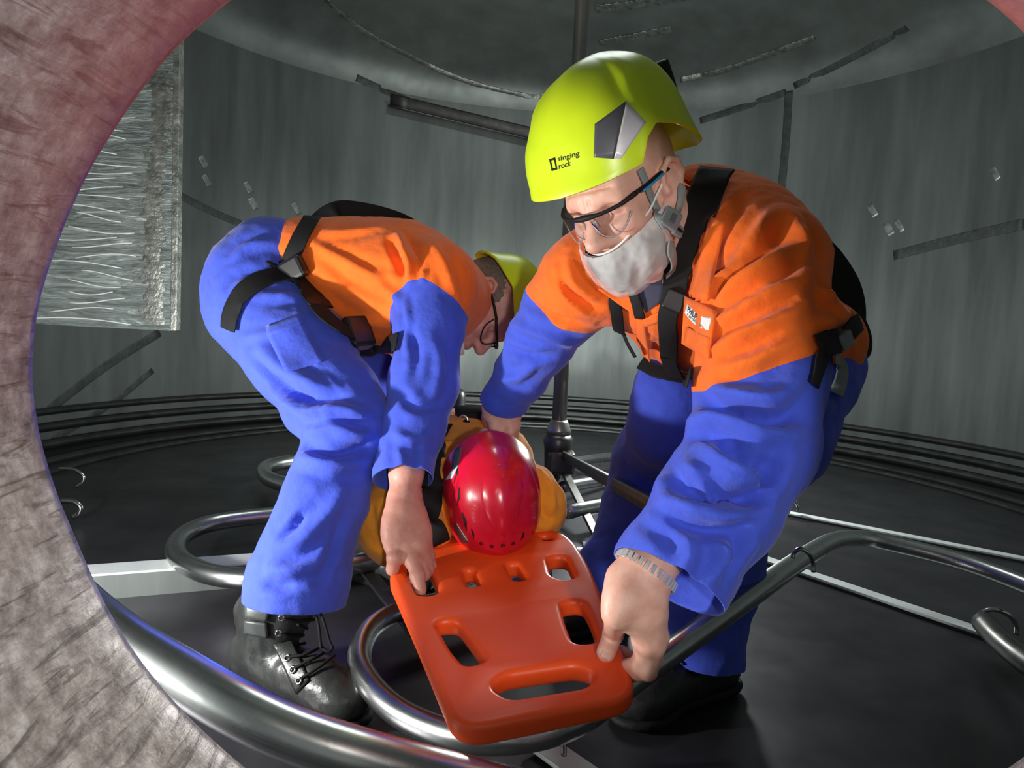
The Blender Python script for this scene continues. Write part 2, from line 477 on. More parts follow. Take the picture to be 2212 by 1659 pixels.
def text_mesh(body):
    cu = bpy.data.curves.new('lettering', 'FONT'); cu.body = body; cu.resolution_u = 3; cu.offset = 0.012
    o = bpy.data.objects.new('lettering', cu); COL.objects.link(o)
    dg = bpy.context.evaluated_depsgraph_get(); dg.update()
    me = o.evaluated_get(dg).to_mesh()
    V = np.array([v.co[:] for v in me.vertices]); F = [tuple(p.vertices) for p in me.polygons]
    o.evaluated_get(dg).to_mesh_clear(); bpy.data.objects.remove(o); bpy.data.curves.remove(cu)
    V[:, :2] -= V[:, :2].min(0); return V, F
def text_on(name, body, quad, bvhs, mat, parent, off=0.0008):
    V, F = text_mesh(body); s = V[:, :2].max(0); q = [np.array(c, float) for c in quad]; out = []
    for v in V:
        u, w = v[0] / s[0], 1 - v[1] / s[1]
        p = (q[0] * (1 - u) + q[1] * u) * (1 - w) + (q[3] * (1 - u) + q[2] * u) * w
        hit = cast(bvhs, p[0], p[1]); out.append(hit[0] + hit[1] * off if hit else P(p[0], p[1], 1.1))
    return mesh_obj(name, out, F, mat, parent, smooth=False)
# ------------------------------------------------------------------ the tank
TC = np.array([0.2, 2.95]); TR = 2.6; ZW = 2.42
PROFILE = [(2.6, 2.42), (2.57, 2.52), (2.48, 2.62), (2.32, 2.71), (1.9, 2.83), (1.0, 2.92)]      # roof: radius, height
def ring_pts(r, z, n=160, a0=0.0, a1=2 * math.pi, closed=True):
    return [np.array([TC[0] + r * math.sin(a), TC[1] - r * math.cos(a), z]) for a in np.linspace(a0, a1, n, endpoint=not closed)]
GAP = 0.30                                                               # half angle of the manhole panel
NS = 150
ang = np.linspace(GAP, 2 * math.pi - GAP, NS)
zs = np.linspace(0, ZW, 9)
V = [(TC[0] + TR * math.sin(a), TC[1] - TR * math.cos(a), z) for z in zs for a in ang]
F = [(j * NS + i, j * NS + i + 1, (j + 1) * NS + i + 1, (j + 1) * NS + i) for j in range(len(zs) - 1) for i in range(NS - 1)]
wall = tag(mesh_obj('wall_back', V, F, M['wall']), kind='structure')
V = []; F = []; n = 160
for (r, z) in PROFILE: V += [tuple(p) for p in ring_pts(r, z, n)]
V += [tuple(p) for p in ring_pts(0.98, 3.12, n)] + [tuple(p) for p in ring_pts(0.6, 3.2, n)]
for j in range(len(PROFILE) + 1):
    for i in range(n): F.append((j * n + i, j * n + (i + 1) % n, (j + 1) * n + (i + 1) % n, (j + 1) * n + i))
ceil = tag(mesh_obj('ceiling', V, F, M['ceiling']), kind='structure')
rr = [0.02, 0.3, 0.8, 1.4, 2.0, 2.4, 2.52, 2.6]; V = []; F = []
zf = [0, 0, 0, 0, 0, 0, 0.0, 0.0]
for r, z in zip(rr, zf): V += [tuple(p) for p in ring_pts(r, z, n)]
for j in range(len(rr) - 1):
    for i in range(n): F.append((j * n + i, (j + 1) * n + i, (j + 1) * n + (i + 1) % n, j * n + (i + 1) % n))
F.append(tuple(range(n))[::-1])
floor = tag(mesh_obj('floor', V, F, M['floor']), kind='structure')

# manhole mouth: the inner edge of the neck, read off the rim
YM = 0.352
rim_px = [(540, 0), (388, 130), (262, 300), (180, 450), (112, 640), (93, 790), (105, 920), (138, 1040), (178, 1140), (250, 1300), (330, 1425), (430, 1540), (565, 1659),
          (720, 1760), (980, 1850), (1350, 1890), (1750, 1830), (2080, 1690), (2260, 1560), (2420, 1340), (2500, 1080), (2520, 800), (2450, 500), (2330, 260), (2215, 112), (2088, 0), (1850, -140), (1560, -215), (1240, -225), (880, -170), (690, -90)]
rim = []
for q in rim_px:
    r = ray(*q); rim.append(EYE + r * (YM / r[1]))
rim = spline(rim, 180, closed=True); nr = len(rim); rc = rim.mean(0)
out = rim - rc; out[:, 1] = 0; out /= np.linalg.norm(out, axis=1)[:, None]
V = []; F = []
prof = [(-0.16, 0.012), (-0.02, 0.004), (0.10, 0.0), (0.20, 0.0), (0.28, 0.0), (0.325, 0.0), (0.342, 0.001), (0.350, 0.004), (0.354, 0.010), (0.356, 0.018)]
for (y, o) in prof:
    for i in range(nr):
        p = rim[i] + out[i] * o; V.append((p[0], y, p[2]))
for j in range(len(prof) - 1):
    for i in range(nr): F.append((j * nr + i, (j + 1) * nr + i, (j + 1) * nr + (i + 1) % nr, j * nr + (i + 1) % nr))
def neck_mat():
    m, nt, bs = mat_new('brushed_neck_steel')
    tc = nt.nodes.new('ShaderNodeTexCoord'); sx = nt.nodes.new('ShaderNodeSeparateXYZ'); nt.links.new(tc.outputs['Object'], sx.inputs[0])
    v = texcoord(nt, (1, 1, 1)); vs = texcoord(nt, (1.0, 0.22, 1.9))
    base = ramp(nt, noise_node(nt, v, 75, 9, 0.72), [(0.30, lin((104, 95, 90))), (0.5, lin((160, 153, 147))), (0.72, lin((214, 211, 206)))])
    scr = ramp(nt, noise_node(nt, vs, 95, 6, 0.62, 1.0), [(0.36, (0.30, 0.27, 0.25, 1)), (0.47, (1, 1, 1, 1))])
    mx = nt.nodes.new('ShaderNodeMix'); mx.data_type = 'RGBA'; mx.blend_type = 'MULTIPLY'; mx.inputs[0].default_value = 0.8
    nt.links.new(base, mx.inputs[6]); nt.links.new(scr, mx.inputs[7])
    # rose reflection of the orange clothing painted into the colour, strongest along upper lip
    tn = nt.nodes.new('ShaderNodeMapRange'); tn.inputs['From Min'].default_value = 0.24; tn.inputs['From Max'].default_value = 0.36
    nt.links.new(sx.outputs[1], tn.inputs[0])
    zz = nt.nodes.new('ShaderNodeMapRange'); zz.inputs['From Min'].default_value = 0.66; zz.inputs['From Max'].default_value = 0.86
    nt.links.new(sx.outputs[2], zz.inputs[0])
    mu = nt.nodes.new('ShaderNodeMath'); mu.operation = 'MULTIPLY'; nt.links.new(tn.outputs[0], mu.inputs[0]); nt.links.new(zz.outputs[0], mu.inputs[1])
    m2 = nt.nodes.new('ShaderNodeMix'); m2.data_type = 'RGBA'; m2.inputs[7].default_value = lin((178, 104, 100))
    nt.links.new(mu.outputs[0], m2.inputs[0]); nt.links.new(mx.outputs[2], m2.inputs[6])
    nt.links.new(m2.outputs[2], bs.inputs['Base Color'])
    bs.inputs['Metallic'].default_value = 0.35; bs.inputs['Roughness'].default_value = 0.42
    n1 = bump(nt, bs, noise_node(nt, vs, 70, 6, 0.6, 0.8), 0.35, 0.004)
    bump(nt, bs, noise_node(nt, v, 300, 4), 0.25, 0.001, n1)
    return m
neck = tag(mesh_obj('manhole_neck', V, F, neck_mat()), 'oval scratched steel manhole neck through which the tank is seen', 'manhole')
# wall panel round the mouth
bnd = []
for i in range(nr):
    q = rim[i] + out[i] * 0.018
    dx, dz = q[0] - rc[0], q[2] - rc[2]
    s = 1e9
    a_l, a_r, z0, z1 = -GAP, GAP, 0.0, ZW
    xl, xr = TC[0] + TR * math.sin(a_l), TC[0] + TR * math.sin(a_r)
    if dx < 0: s = min(s, (xl - rc[0]) / dx)
    if dx > 0: s = min(s, (xr - rc[0]) / dx)
    if dz < 0: s = min(s, (z0 - rc[2]) / dz)
    if dz > 0: s = min(s, (z1 - rc[2]) / dz)
    bnd.append((q, np.array([rc[0] + dx * s, 0, rc[2] + dz * s])))
V = []; F = []; NR = 7
for j in range(NR):
    t = j / (NR - 1)
    for (a, b) in bnd:
        p = a * (1 - t) + b * t; y = TC[1] - math.sqrt(max(0, TR * TR - (p[0] - TC[0]) ** 2))
        V.append((p[0], 0.356 if j == 0 else y * min(1, t * 1.5) + 0.356 * (1 - min(1, t * 1.5)), p[2]))
for j in range(NR - 1):
    for i in range(nr): F.append((j * nr + i, j * nr + (i + 1) % nr, (j + 1) * nr + (i + 1) % nr, (j + 1) * nr + i))
tag(mesh_obj('wall_front', V, F, M['wall']), kind='structure')

# where a sight line meets the shell
_shell = bvh_of(*[(lambda vs, fs: (vs, fs))([tuple(v.co) for v in o.data.vertices], [tuple(p.vertices) for p in o.data.polygons]) for o in (wall,)][0])
_roof = BVHTree.FromPolygons([tuple(v.co) for v in ceil.data.vertices], [tuple(p.vertices) for p in ceil.data.polygons])
SHELL = [_shell, _roof]
def seam_strip(name, pts, w, mat, t=0.002, parent=wall, n=None, rough=0.0):
    n = n or len(pts) * 8; L = []; N = []
    for i, q in enumerate(spline(pts, n)):
        hit = cast(SHELL, q[0], q[1])
        if hit is None: continue
        L.append(hit[0] + hit[1] * t * .4 + hit[1] * random.uniform(0, rough)); N.append(hit[1])
    ww = [w * random.uniform(1 - 60 * rough, 1 + 60 * rough) for _ in L] if rough else w
    V, F = ribbon_data(L, N, ww, t)
    return mesh_obj(name, V, F, mat, parent)
dark, weld = M['seam'], M['weld']
for pts, w in [([(770, 168), (840, 200), (915, 232)], .05), ([(392, 424), (460, 458), (550, 496)], .045),
               ([(1512, 261), (1600, 233), (1698, 200)], .05), ([(1715, 186), (1830, 130), (1960, 60)], .045),
               ([(1704, 196), (1698, 300), (1686, 432)], .055), ([(2212, 484), (2070, 516), (1930, 552)], .06),
               ([(345, 718), (230, 790), (105, 885)], .05), ([(330, 800), (230, 880), (112, 950)], .035)]:
    seam_strip('weld_seam', pts, w, dark)
for pts, w in [([(705, 0), (780, 62), (880, 118), (1000, 172), (1140, 207), (1180, 204)], .035), ([(1470, 172), (1560, 152), (1680, 110), (1760, 80)], .045), ([(1285, 18), (1380, 8), (1490, -10)], .09), ([(1295, 92), (1370, 78), (1450, 62)], .06)]:
    seam_strip('weld_bead', pts, w, weld, 0.006, ceil, rough=0.003, n=60)
# hatch ring in the roof
tag(tube('trim_1', ring_pts(1.0, 2.92, 120), 0.035, M['weld'], None, 10, closed=True), kind='structure')
M['mark'] = metal('ground_spot_steel', (150, 156, 152), .4, .5, .5, (1, 1, 1), 30)
# small repair marks ground bright on the shell
for (px, py, w) in [(440, 350, .05), (447, 390, .045), (537, 405, .05), (548, 440, .06), (640, 450, .045), (1885, 455, .05), (1920, 495, .055), (1943, 488, .04), (2150, 375, .04)]:
    pts = [(px - 8, py - 14), (px, py), (px + 7, py + 13)]
    seam_strip('grinding_mark', pts, w * .8, M['mark'], 0.001, wall, n=6)
# angle bar under the roof at the back
hitA = cast(SHELL, 836, 236)[0]; hitB = cast(SHELL, 1200, 322)[0]
L = []
for q in spline([(836, 232), (1000, 270), (1150, 305), (1300, 338)], 14):
    h = cast(SHELL, q[0], q[1]); L.append(h[0] + h[1] * 0.05)
Nn = [np.array([0, -.3, 1.0])] * len(L)
V, F = ribbon_data(L, Nn, 0.10, 0.012); V2, F2 = ribbon_data([p + np.array([0, 0.045, 0.05]) for p in L], [np.array([0, -1.0, 0])] * len(L), 0.10, 0.010)
tag(mesh_obj('wall_bracket', *merge((V, F), (V2, F2)), M['darkbar']), 'long dark steel angle bar fixed high on the back wall', 'bracket')
# floor rings where the wall meets the floor
for k, (r, z, t) in enumerate([(2.585, 0.19, 0.02), (2.56, 0.115, 0.024), (2.50, 0.04, 0.026), (2.30, 0.012, 0.020), (2.16, 0.008, 0.016)]):
    tag(tube('trim_%d' % (k + 2), ring_pts(r, z, 150), t, M['ring'], None, 8, closed=True), kind='structure')

# ------------------------------------------------------------------ brushed steel plate on the left
def plate_mat():
    m, nt, bs = mat_new('ground_plate_steel'); v = texcoord(nt, (1.0, 1.0, 7.0)); w = texcoord(nt, (1, 1, 1))
    nt.links.new(ramp(nt, noise_node(nt, v, 5, 8, 0.7, 1.8), [(0.30, lin((84, 92, 90))), (0.55, lin((140, 150, 147))), (0.72, lin((205, 215, 210)))]), bs.inputs['Base Color'])
    bs.inputs['Metallic'].default_value = 0.75; bs.inputs['Roughness'].default_value = 0.36
    bump(nt, bs, noise_node(nt, v, 8, 8, 0.7, 1.8), 0.5, 0.01)
    return m
dP = 2.25
a, b = P(386, 130, dP), P(376, 715, dP)
c = P(104, 699, dP)
top = b + np.array([0, 0, 1.25]); ez = np.array([0, 0, 1.0]); ex = nrm(np.array([c[0] - b[0], c[1] - b[1], 0])); ey = np.cross(ez, ex)
pl = thing('baffle_plate', b, 'ground steel baffle plate with swirling grinding marks hanging at the left', 'plate')
V, F = box_data(b + ex * 0.42 + ez * 0.62, (ex, ey, ez), (0.42, 0.006, 0.62)); o = mesh_obj('plate', V, F, plate_mat(), pl, smooth=False)
V, F = box_data(b - ex * 0.004 + ez * 0.62 - ey * 0.0, (ex, ey, ez), (0.010, 0.016, 0.62)); bevel(mesh_obj('edge_strip', V, F, M['weld'], pl, smooth=False), .003)
V = []; F = []
for k in range(44):
    z = 0.03 + k * 0.018; x = 0.03 + 0.022 * random.random() + (0.02 if k < 30 else 0)
    nrm_side = -ey if np.dot(-ey, EYE - b) > 0 else ey
    q = [b + ex * (x - .025) + ez * (z - .012), b + ex * (x + .03 + .02 * random.random()) + ez * (z - .01), b + ex * (x + .02 + .02 * random.random()) + ez * (z + .011), b + ex * (x - .025) + ez * (z + .011)]
    vv = [p + nrm_side * 0.0065 for p in q] + [(q[0] + q[1] + q[2] + q[3]) / 4 + nrm_side * 0.0105]
    o0 = len(V); V += vv; F += [(o0, o0 + 1, o0 + 4), (o0 + 1, o0 + 2, o0 + 4), (o0 + 2, o0 + 3, o0 + 4), (o0 + 3, o0, o0 + 4)]
mesh_obj('grinding_band', V, F, M['weld'], pl)
V = []; F = []
for k in range(26):                                                      # arcs left by the grinder
    z = 0.02 + 0.03 * k + random.uniform(-.008, .008); x0 = random.uniform(.12, .2); x1 = x0 + random.uniform(.12, .35)
    L = [b + ex * (x0 + (x1 - x0) * t) + ez * (z + 0.012 * math.sin(3 * t + k)) + nrm_side * 0.0066 for t in np.linspace(0, 1, 8)]
    v, f = ribbon_data(L, [nrm_side] * 8, 0.0035, 0.0012); V, F = merge((V, F), (v, f))
tag(mesh_obj('grinding_arc', V, F, M['flatbar'], pl), kind='stuff')

# ------------------------------------------------------------------ centre shaft, bearing and its stays
sh = thing('agitator_shaft', (TC[0], TC[1], 0.3), 'polished upright steel shaft standing in the middle of the tank', 'shaft')
def shaft_pt(px, py): return P(px, py, 2.86)
sb = np.array([*shaft_pt(1205, 960)[:2], 0.30])
tube('shaft_rod', [sb + ez * z for z in np.linspace(-.02, 2.85, 6)], 0.030, M['shaft'], sh, 24)
bearing = thing('shaft_bearing', (sb[0], sb[1], 0), 'dark bearing block holding the foot of the steel shaft', 'bearing')
tube('collar', [sb + ez * z for z in (0.0, 0.02, 0.05, 0.06)], [0.05, 0.05, 0.038, 0.034], M['shaft'], bearing, 20)
tube('housing', [sb + ez * z for z in (-.16, -.15, -.06, -.02, 0.0)], [0.042, 0.05, 0.055, 0.062, 0.05], M['darkbar'], bearing, 20)
tube('foot_pin', [sb + ez * z for z in (-.30, -.16)], 0.022, M['rod'], bearing, 14)
def stay(p0, p1, w, t, name='stay_bar', mat='darkbar'):
    return bar(name, p0, p1, (0, 0, 1.0), w, t, M[mat], bearing, 0.002)
V, F = ribbon_data([P(1216, 984, 2.80) * (1 - t) + P(1432, 1107, 1.30) * t for t in (0, .5, 1)], [nrm(np.cross(P(1432, 1107, 1.30) - P(1216, 984, 2.80), ez))] * 3, 0.034, 0.012); mesh_obj('stay_bar', V, F, M['darkbar'], bearing, False)
p9 = P(1470, 1128, 1.42); stay(p9, np.array([p9[0], p9[1] + .03, 0.0]), 0.02, 0.012, 'leg')
V, F = box_data(P(1212, 998, 2.83), (np.array([1., 0, 0]), np.array([0, 1., 0]), ez), (0.055, 0.05, 0.045)); bevel(mesh_obj('clamp_block', V, F, M['darkbar'], bearing, False), .012)
p1 = on_z(1300, 1178, 0.02); stay(sb + np.array([.02, -.02, -.13]), p1, 0.03, 0.014, 'leg')
V, F = box_data(p1 - ez * .012, (np.array([1., 0, 0]), np.array([0, 1., 0]), ez), (0.06, 0.05, 0.008)); mesh_obj('foot_plate', V, F, M['ring'], bearing, False)
p1 = on_z(1130, 1090, 0.02); stay(sb + np.array([-.03, -.02, -.15]), p1, 0.03, 0.014, 'leg')
V, F = box_data(p1 - ez * .012, (np.array([1., 0, 0]), np.array([0, 1., 0]), ez), (0.06, 0.05, 0.008)); mesh_obj('foot_plate', V, F, M['ring'], bearing, False)
p1 = sb + np.array([0.35, 0.5, -.29]); stay(sb + np.array([.03, .02, -.15]), p1, 0.03, 0.014, 'leg')
V, F = box_data(p1 - ez * .0, (np.array([1., 0, 0]), np.array([0, 1., 0]), ez), (0.06, 0.05, 0.008)); mesh_obj('foot_plate', V, F, M['ring'], bearing, False)

# ------------------------------------------------------------------ heating pipes on the floor
ZP = 0.085
def pipe(label, pts, rad, z=ZP, n=70, name='heating_pipe', closed=False, group=None, mat='pipe', smoothz=None):
    Q = [on_z(q[0], q[1], q[2] if len(q) > 2 else z) for q in pts]
    Q = spline(Q, n, closed)
    o = tube(name, Q, rad, M[mat], None, 20, closed=closed)
    return tag(o, label, 'pipe', group), Q
pipe('long shiny pipe from the right edge to a hairpin loop under the orange stretcher', [(2400, 1340, .15), (2212, 1262, .16), (2080, 1214, .17), (1950, 1180, .18), (1870, 1164, .19), (1810, 1166, .21), (1756, 1192, .22), (1640, 1272, .235), (1500, 1372, .205), (1375, 1462, .16), (1250, 1556, .13), (1120, 1594, .11), (990, 1590, .095), (870, 1544), (800, 1480), (776, 1420), (800, 1360), (860, 1322), (950, 1300), (1060, 1270), (1180, 1235)], 0.0225, n=170)
pipe('hairpin pipe loop behind the blue leg of the bending worker', [(1430, 1176), (1300, 1200), (1100, 1200), (840, 1208), (760, 1220), (640, 1240), (540, 1250), (440, 1236), (383, 1200), (392, 1160), (450, 1132), (540, 1118), (640, 1110), (800, 1100)], 0.026, n=100)
pipe('far pipe loop half hidden behind the bending worker', [(900, 1062), (720, 1056), (640, 1052), (580, 1034), (572, 1012), (610, 1000), (680, 992), (800, 985)], 0.03)
pipe('short pipe with a clip beyond the dark blue leg, beside the bearing', [(1225, 1106), (1335, 1086), (1400, 1076)], 0.026, n=10)
pipe('thin pipe crossing the floor behind the shaft bearing', [(1225, 1000), (1290, 990), (1400, 980)], 0.022, n=10)
pipe('second thin pipe on the floor right of the shaft bearing', [(1215, 1052), (1290, 1040), (1360, 1030)], 0.024, n=10)
pipe('dark pipe end under a bright clip at the right edge', [(2125, 1345), (2170, 1392), (2250, 1452), (2400, 1540)], 0.026, n=16, mat='darkbar')
# stout header pipe sweeping past the manhole
Q = spline([P(60, 1180, 1.04), P(160, 1290, .98), P(270, 1382, .91), P(400, 1464, .86), P(510, 1528, .83), P(640, 1588, .82), P(800, 1640, .82), P(1000, 1690, .85), P(1300, 1760, .92)], 80)
tag(tube('header_pipe', Q, 0.031, M['pipe'], None, 28), 'thick dark reflective pipe sweeping just inside the manhole rim', 'pipe')

# pale flat bars welded to the floor under the pipes
def flat(label, p0, p1, w=0.045, mat='flatbar', z=0.0, group=None):
    a, b = on_z(p0[0], p0[1], z + 0.012), on_z(p1[0], p1[1], z + 0.012)
    return tag(bar('support_strip', a, b, (0, 0, 1.0), w, 0.008, M[mat], None, 0.0015), label, 'strip', group)
flat('pale flat strip on the floor at the right, the one farther back', (1695, 1106), (2330, 1230), .042)
flat('pale flat strip crossing under the pipe bend at the right', (1560, 1176), (2148, 1374), .046)
flat('pale flat strip at the bottom edge below the stretcher', (1160, 1600), (1330, 1720), .052)
flat('grey flat strip leaning past the orange stretcher corner', (764, 1198), (905, 1372), .04, 'darkbar', .04)
# thin rod clips bent over the pipes
def clip(label, pts, rad=0.0045):
    Q = spline([P(*q) if len(q) == 3 and q[2] > .3 else on_z(q[0], q[1], q[2]) for q in pts], 22)
    return tag(tube('pipe_clip', Q, rad, M['rod'], None, 10), label, 'clip')
def dpt(px, py, z): return float((on_z(px, py, z) - EYE) @ CF)
def arch(label, x0, y0, x1, y1, top, rad=.0045, z=0.03):
    d = dpt((x0 + x1) / 2, max(y0, y1), z)
    mx = (x0 + x1) / 2; h = top
    clip(label, [(x0, y0, d), (x0 + (x1 - x0) * .08, y0 - (y0 - h) * .65, d), (x0 + (x1 - x0) * .4, h, d - .01), (x0 + (x1 - x0) * .78, h + (y1 - h) * .2, d - .01), (x1 - 1, h + (y1 - h) * .6, d), (x1, y1, d)], rad)
arch('bent rod clip over the long pipe at the right', 1712, 1206, 1757, 1236, 1186, .0045, .25)
arch('bright bent rod clip at the right edge, over the dark pipe end', 2108, 1350, 2196, 1372, 1316, .006)
arch('small bent rod clip at the far end of the pale strip', 1690, 1098, 1724, 1104, 1077, .006)
arch('bent rod clip on the pipe behind the bending worker', 768, 1190, 786, 1222, 1180, .0045)
arch('small rod clip on the short pipe beside the dark blue leg', 1310, 1092, 1336, 1096, 1076, .006)
arch('thin rod clip on the pipe behind the shaft', 1284, 1000, 1296, 1006, 985, .006)
arch('bright rod clip below the near end of the stretcher', 1182, 1560, 1218, 1632, 1548, .005)
clip('curled bright rod standing by the left rim, upper of the two', [(128, 1012, 2.6), (160, 1014, 2.6), (180, 1028, 2.6), (178, 1042, 2.6), (166, 1052, 2.6)], .006)
clip('curled rod with a bright tip by the left rim, lower of the two', [(132, 1082, 2.3), (160, 1084, 2.3), (174, 1096, 2.3), (170, 1110, 2.3), (158, 1118, 2.3)], .009)
# low steel step across the floor at the left
a, b = on_z(150, 1300, 0.0), on_z(980, 1228, 0.0)
d = nrm(b - a); s = np.cross(ez, d)
if s[1] < 0: s = -s
st = thing('floor_step', (a + b) / 2, 'low pale steel step across the floor behind the boot', 'step')
V, F = box_data((a + b) / 2 + s * .0 + ez * 0.03, (d, s, ez), (np.linalg.norm(b - a) / 2, .004, .03)); mesh_obj('riser', V, F, M['wall'], st, False)
V, F = box_data((a + b) / 2 + s * .035 + ez * 0.063, (d, s, ez), (np.linalg.norm(b - a) / 2, .04, .003)); bevel(mesh_obj('tread_strip', V, F, M['flatbar'], st, False), .0015)
# ------------------------------------------------------------------ orange rescue board
BA, BB, BC = P(1000, 1560, .90), P(1378, 1490, .955), P(1060, 1180, 1.38)
BO = BA; BN = nrm(np.cross(BB - BA, BC - BA)); BN = BN if BN[2] > 0 else -BN
BX = nrm(BB - BA); BY = np.cross(BN, BX)
if np.dot(BY, BC - BA) < 0: BY = -BY
def bpt(px, py):
    p = on_plane(px, py, BO, BN) - BO; return np.array([np.dot(p, BX), np.dot(p, BY)])
def bdep(px, py): return float((on_plane(px, py, BO, BN) - EYE) @ CF)
def rounded(poly, r, k=5):
    out = []; n = len(poly)
    for i in range(n):
        a, b, c = poly[i - 1], poly[i], poly[(i + 1) % n]
        u, v = a - b, c - b; rr = min(r, .45 * np.linalg.norm(u), .45 * np.linalg.norm(v))
        p, q = b + nrm(u) * rr, b + nrm(v) * rr
        for t in np.linspace(0, 1, k): out.append((1 - t) ** 2 * p + 2 * t * (1 - t) * b + t * t * q)
    return out
fl, fr = bpt(836, 1232), bpt(1272, 1215)
ax = nrm(((bpt(1060, 1150) - bpt(1190, 1520))))
body_l = fl + ax * 0.10 + np.array([-.004, 0]); body_r = fr + ax * .10
outline = [bpt(985, 1582), bpt(1383, 1500), bpt(1310, 1305), bpt(1272, 1215), bpt(1236, 1160), bpt(1180, 1128)]
far = 1.05
outline += [bpt(1180, 1128) + ax * .9, bpt(1180, 1128) + ax * far - np.array([.07, 0]), bpt(905, 1180) + ax * far, bpt(880, 1190) + ax * .8, bpt(860, 1208), bpt(838, 1238), bpt(905, 1390)]
slots = [[(1060, 1482), (1088, 1455), (1245, 1432), (1288, 1448), (1270, 1480), (1100, 1508)],
         [(940, 1340), (985, 1336), (1020, 1382), (1050, 1424), (1005, 1436), (972, 1398)],
         [(1210, 1300), (1256, 1294), (1278, 1336), (1292, 1384), (1240, 1388), (1222, 1345)],
         [(1180, 1202), (1222, 1198), (1243, 1245), (1214, 1250), (1190, 1240)],
         [(868, 1212), (922, 1212), (950, 1274), (930, 1284), (902, 1282)],
         [(1000, 1230), (1022, 1227), (1040, 1260), (1012, 1267)],
         [(1092, 1218), (1116, 1215), (1139, 1248), (1113, 1253)],
         [(1162, 1151), (1185, 1149), (1198, 1163), (1176, 1166)]]
def droop(s): return 0.17 * max(0.0, s - 0.02)
BS0 = bpt(1048, 1180)
def board_mesh():
    cu = bpy.data.curves.new('board_outline', 'CURVE'); cu.dimensions = '2D'; cu.fill_mode = 'BOTH'
    cu.extrude = 0.006; cu.bevel_depth = 0.011; cu.bevel_resolution = 4; cu.offset = -0.011
    def add(pts):
        s = cu.splines.new('POLY'); s.points.add(len(pts) - 1); s.use_cyclic_u = True
        for q, p in zip(s.points, pts): q.co = (p[0], p[1], 0, 1)
    add(rounded(outline, .045, 8))
    for q in slots: add(rounded([bpt(*p) for p in q], .022, 6))
    o = bpy.data.objects.new('board_outline', cu); COL.objects.link(o)
    dg = bpy.context.evaluated_depsgraph_get(); dg.update(); ev = o.evaluated_get(dg); me = ev.to_mesh()
    V = np.array([v.co[:] for v in me.vertices]); F = [tuple(p.vertices) for p in me.polygons]
    ev.to_mesh_clear(); bpy.data.objects.remove(o); bpy.data.curves.remove(cu)
    return np.array([BO + BX * v[0] + BY * v[1] + BN * (v[2] - 0.017 - droop(float((v[:2] - BS0) @ ax))) for v in V]), F
M['board'] = simple('orange_plastic', (250, 88, 30), 0.38, 0, 0.5, 0.05, 8, 0.04, 500)
V, F = board_mesh()
board = mesh_obj('rescue_stretcher', V, F, M['board'])
sm = board.modifiers.new('weld', 'WELD'); sm.merge_threshold = 1e-5
tag(board, 'orange moulded rescue board with hand slots carried by both workers', 'stretcher')
BTOP = lambda px, py, lift=0.0: on_plane(px, py, BO, BN) + BN * lift
# ------------------------------------------------------------------ people: shared pieces
M['skin'] = None
def skin_mat(name, col, rough=0.5):
    m, nt, bs = mat_new(name); v = texcoord(nt); c = lin(col)
    f = noise_node(nt, v, 45, 5, 0.6)
    nt.links.new(ramp(nt, f, [(0.3, (c[0] * .86, c[1] * .74, c[2] * .72, 1)), (0.62, c)]), bs.inputs['Base Color'])
    bs.inputs['Roughness'].default_value = rough; bs.inputs['Subsurface Weight'].default_value = 0.12
    bs.inputs['Subsurface Radius'].default_value = (0.012, 0.004, 0.002); bs.inputs['Subsurface Scale'].default_value = 0.6
    n1 = bump(nt, bs, noise_node(nt, v, 420, 3), 0.10, 0.001)
    bump(nt, bs, noise_node(nt, v, 90, 4), 0.22, 0.003, n1)
    return m
M['skin'] = skin_mat('weathered_skin', (226, 178, 158))
M['skin2'] = skin_mat('ruddy_skin', (206, 150, 134))
M['nail'] = simple('finger_nail', (232, 190, 176), 0.3)
BLUE, ORANGE = (68, 88, 204), (248, 112, 38)
M['shirt'] = fabric('orange_and_blue_twill', ORANGE, BLUE)
M['trousers'] = fabric('blue_twill', BLUE)
M['yellow_overall'] = fabric('amber_twill', (250, 160, 48))
M['orange_plain'] = fabric('orange_twill', ORANGE)
M['strap'] = simple('black_webbing', (22, 21, 22), 0.75, 0, .3, .2, 60, .3, 700)
M['strapgrey'] = simple('grey_webbing', (128, 134, 134), 0.7, 0, .3, .12, 60, .3, 700)
M['buckle'] = simple('black_plastic', (30, 30, 31), 0.4, 0, .5, .1)
M['buckle_grey'] = simple('grey_plastic', (112, 117, 118), 0.45, 0, .5, .1)
M['chrome'] = simple('bright_metal', (230, 230, 226), 0.15, 1.0)
M['helmet_yellow'] = simple('lime_helmet_shell', (208, 232, 34), 0.34, 0, 0.5, 0.04, 12, .02, 300)
M['helmet_red'] = simple('red_helmet_shell', (210, 20, 48), 0.24, 0, 0.5, 0.05, 12, .02, 300, 0.4)
M['black'] = simple('matte_black', (20, 20, 21), 0.6, 0, .3)
M['sticker_dark'] = simple('dark_grey_sticker', (82, 82, 88), 0.4, 0, .5, .05)
M['sticker_white'] = simple('silver_reflective_sticker', (214, 208, 214), 0.35, .2, .5, .04)
M['tee'] = fabric('dark_grey_jersey', (66, 66, 84))
M['hair'] = simple('grey_stubble', (126, 112, 100), 0.9, 0, .1, .3, 200, .6, 600)
M['leather'] = simple('black_boot_leather', (42, 44, 43), 0.36, 0, .5, .25, 25, .35, 140)
M['sole'] = simple('black_rubber_sole', (24, 24, 25), 0.7, 0, .3, .2, 40, .4, 120)
M['lace'] = simple('black_bootlace', (20, 20, 21), 0.8, 0, .2)

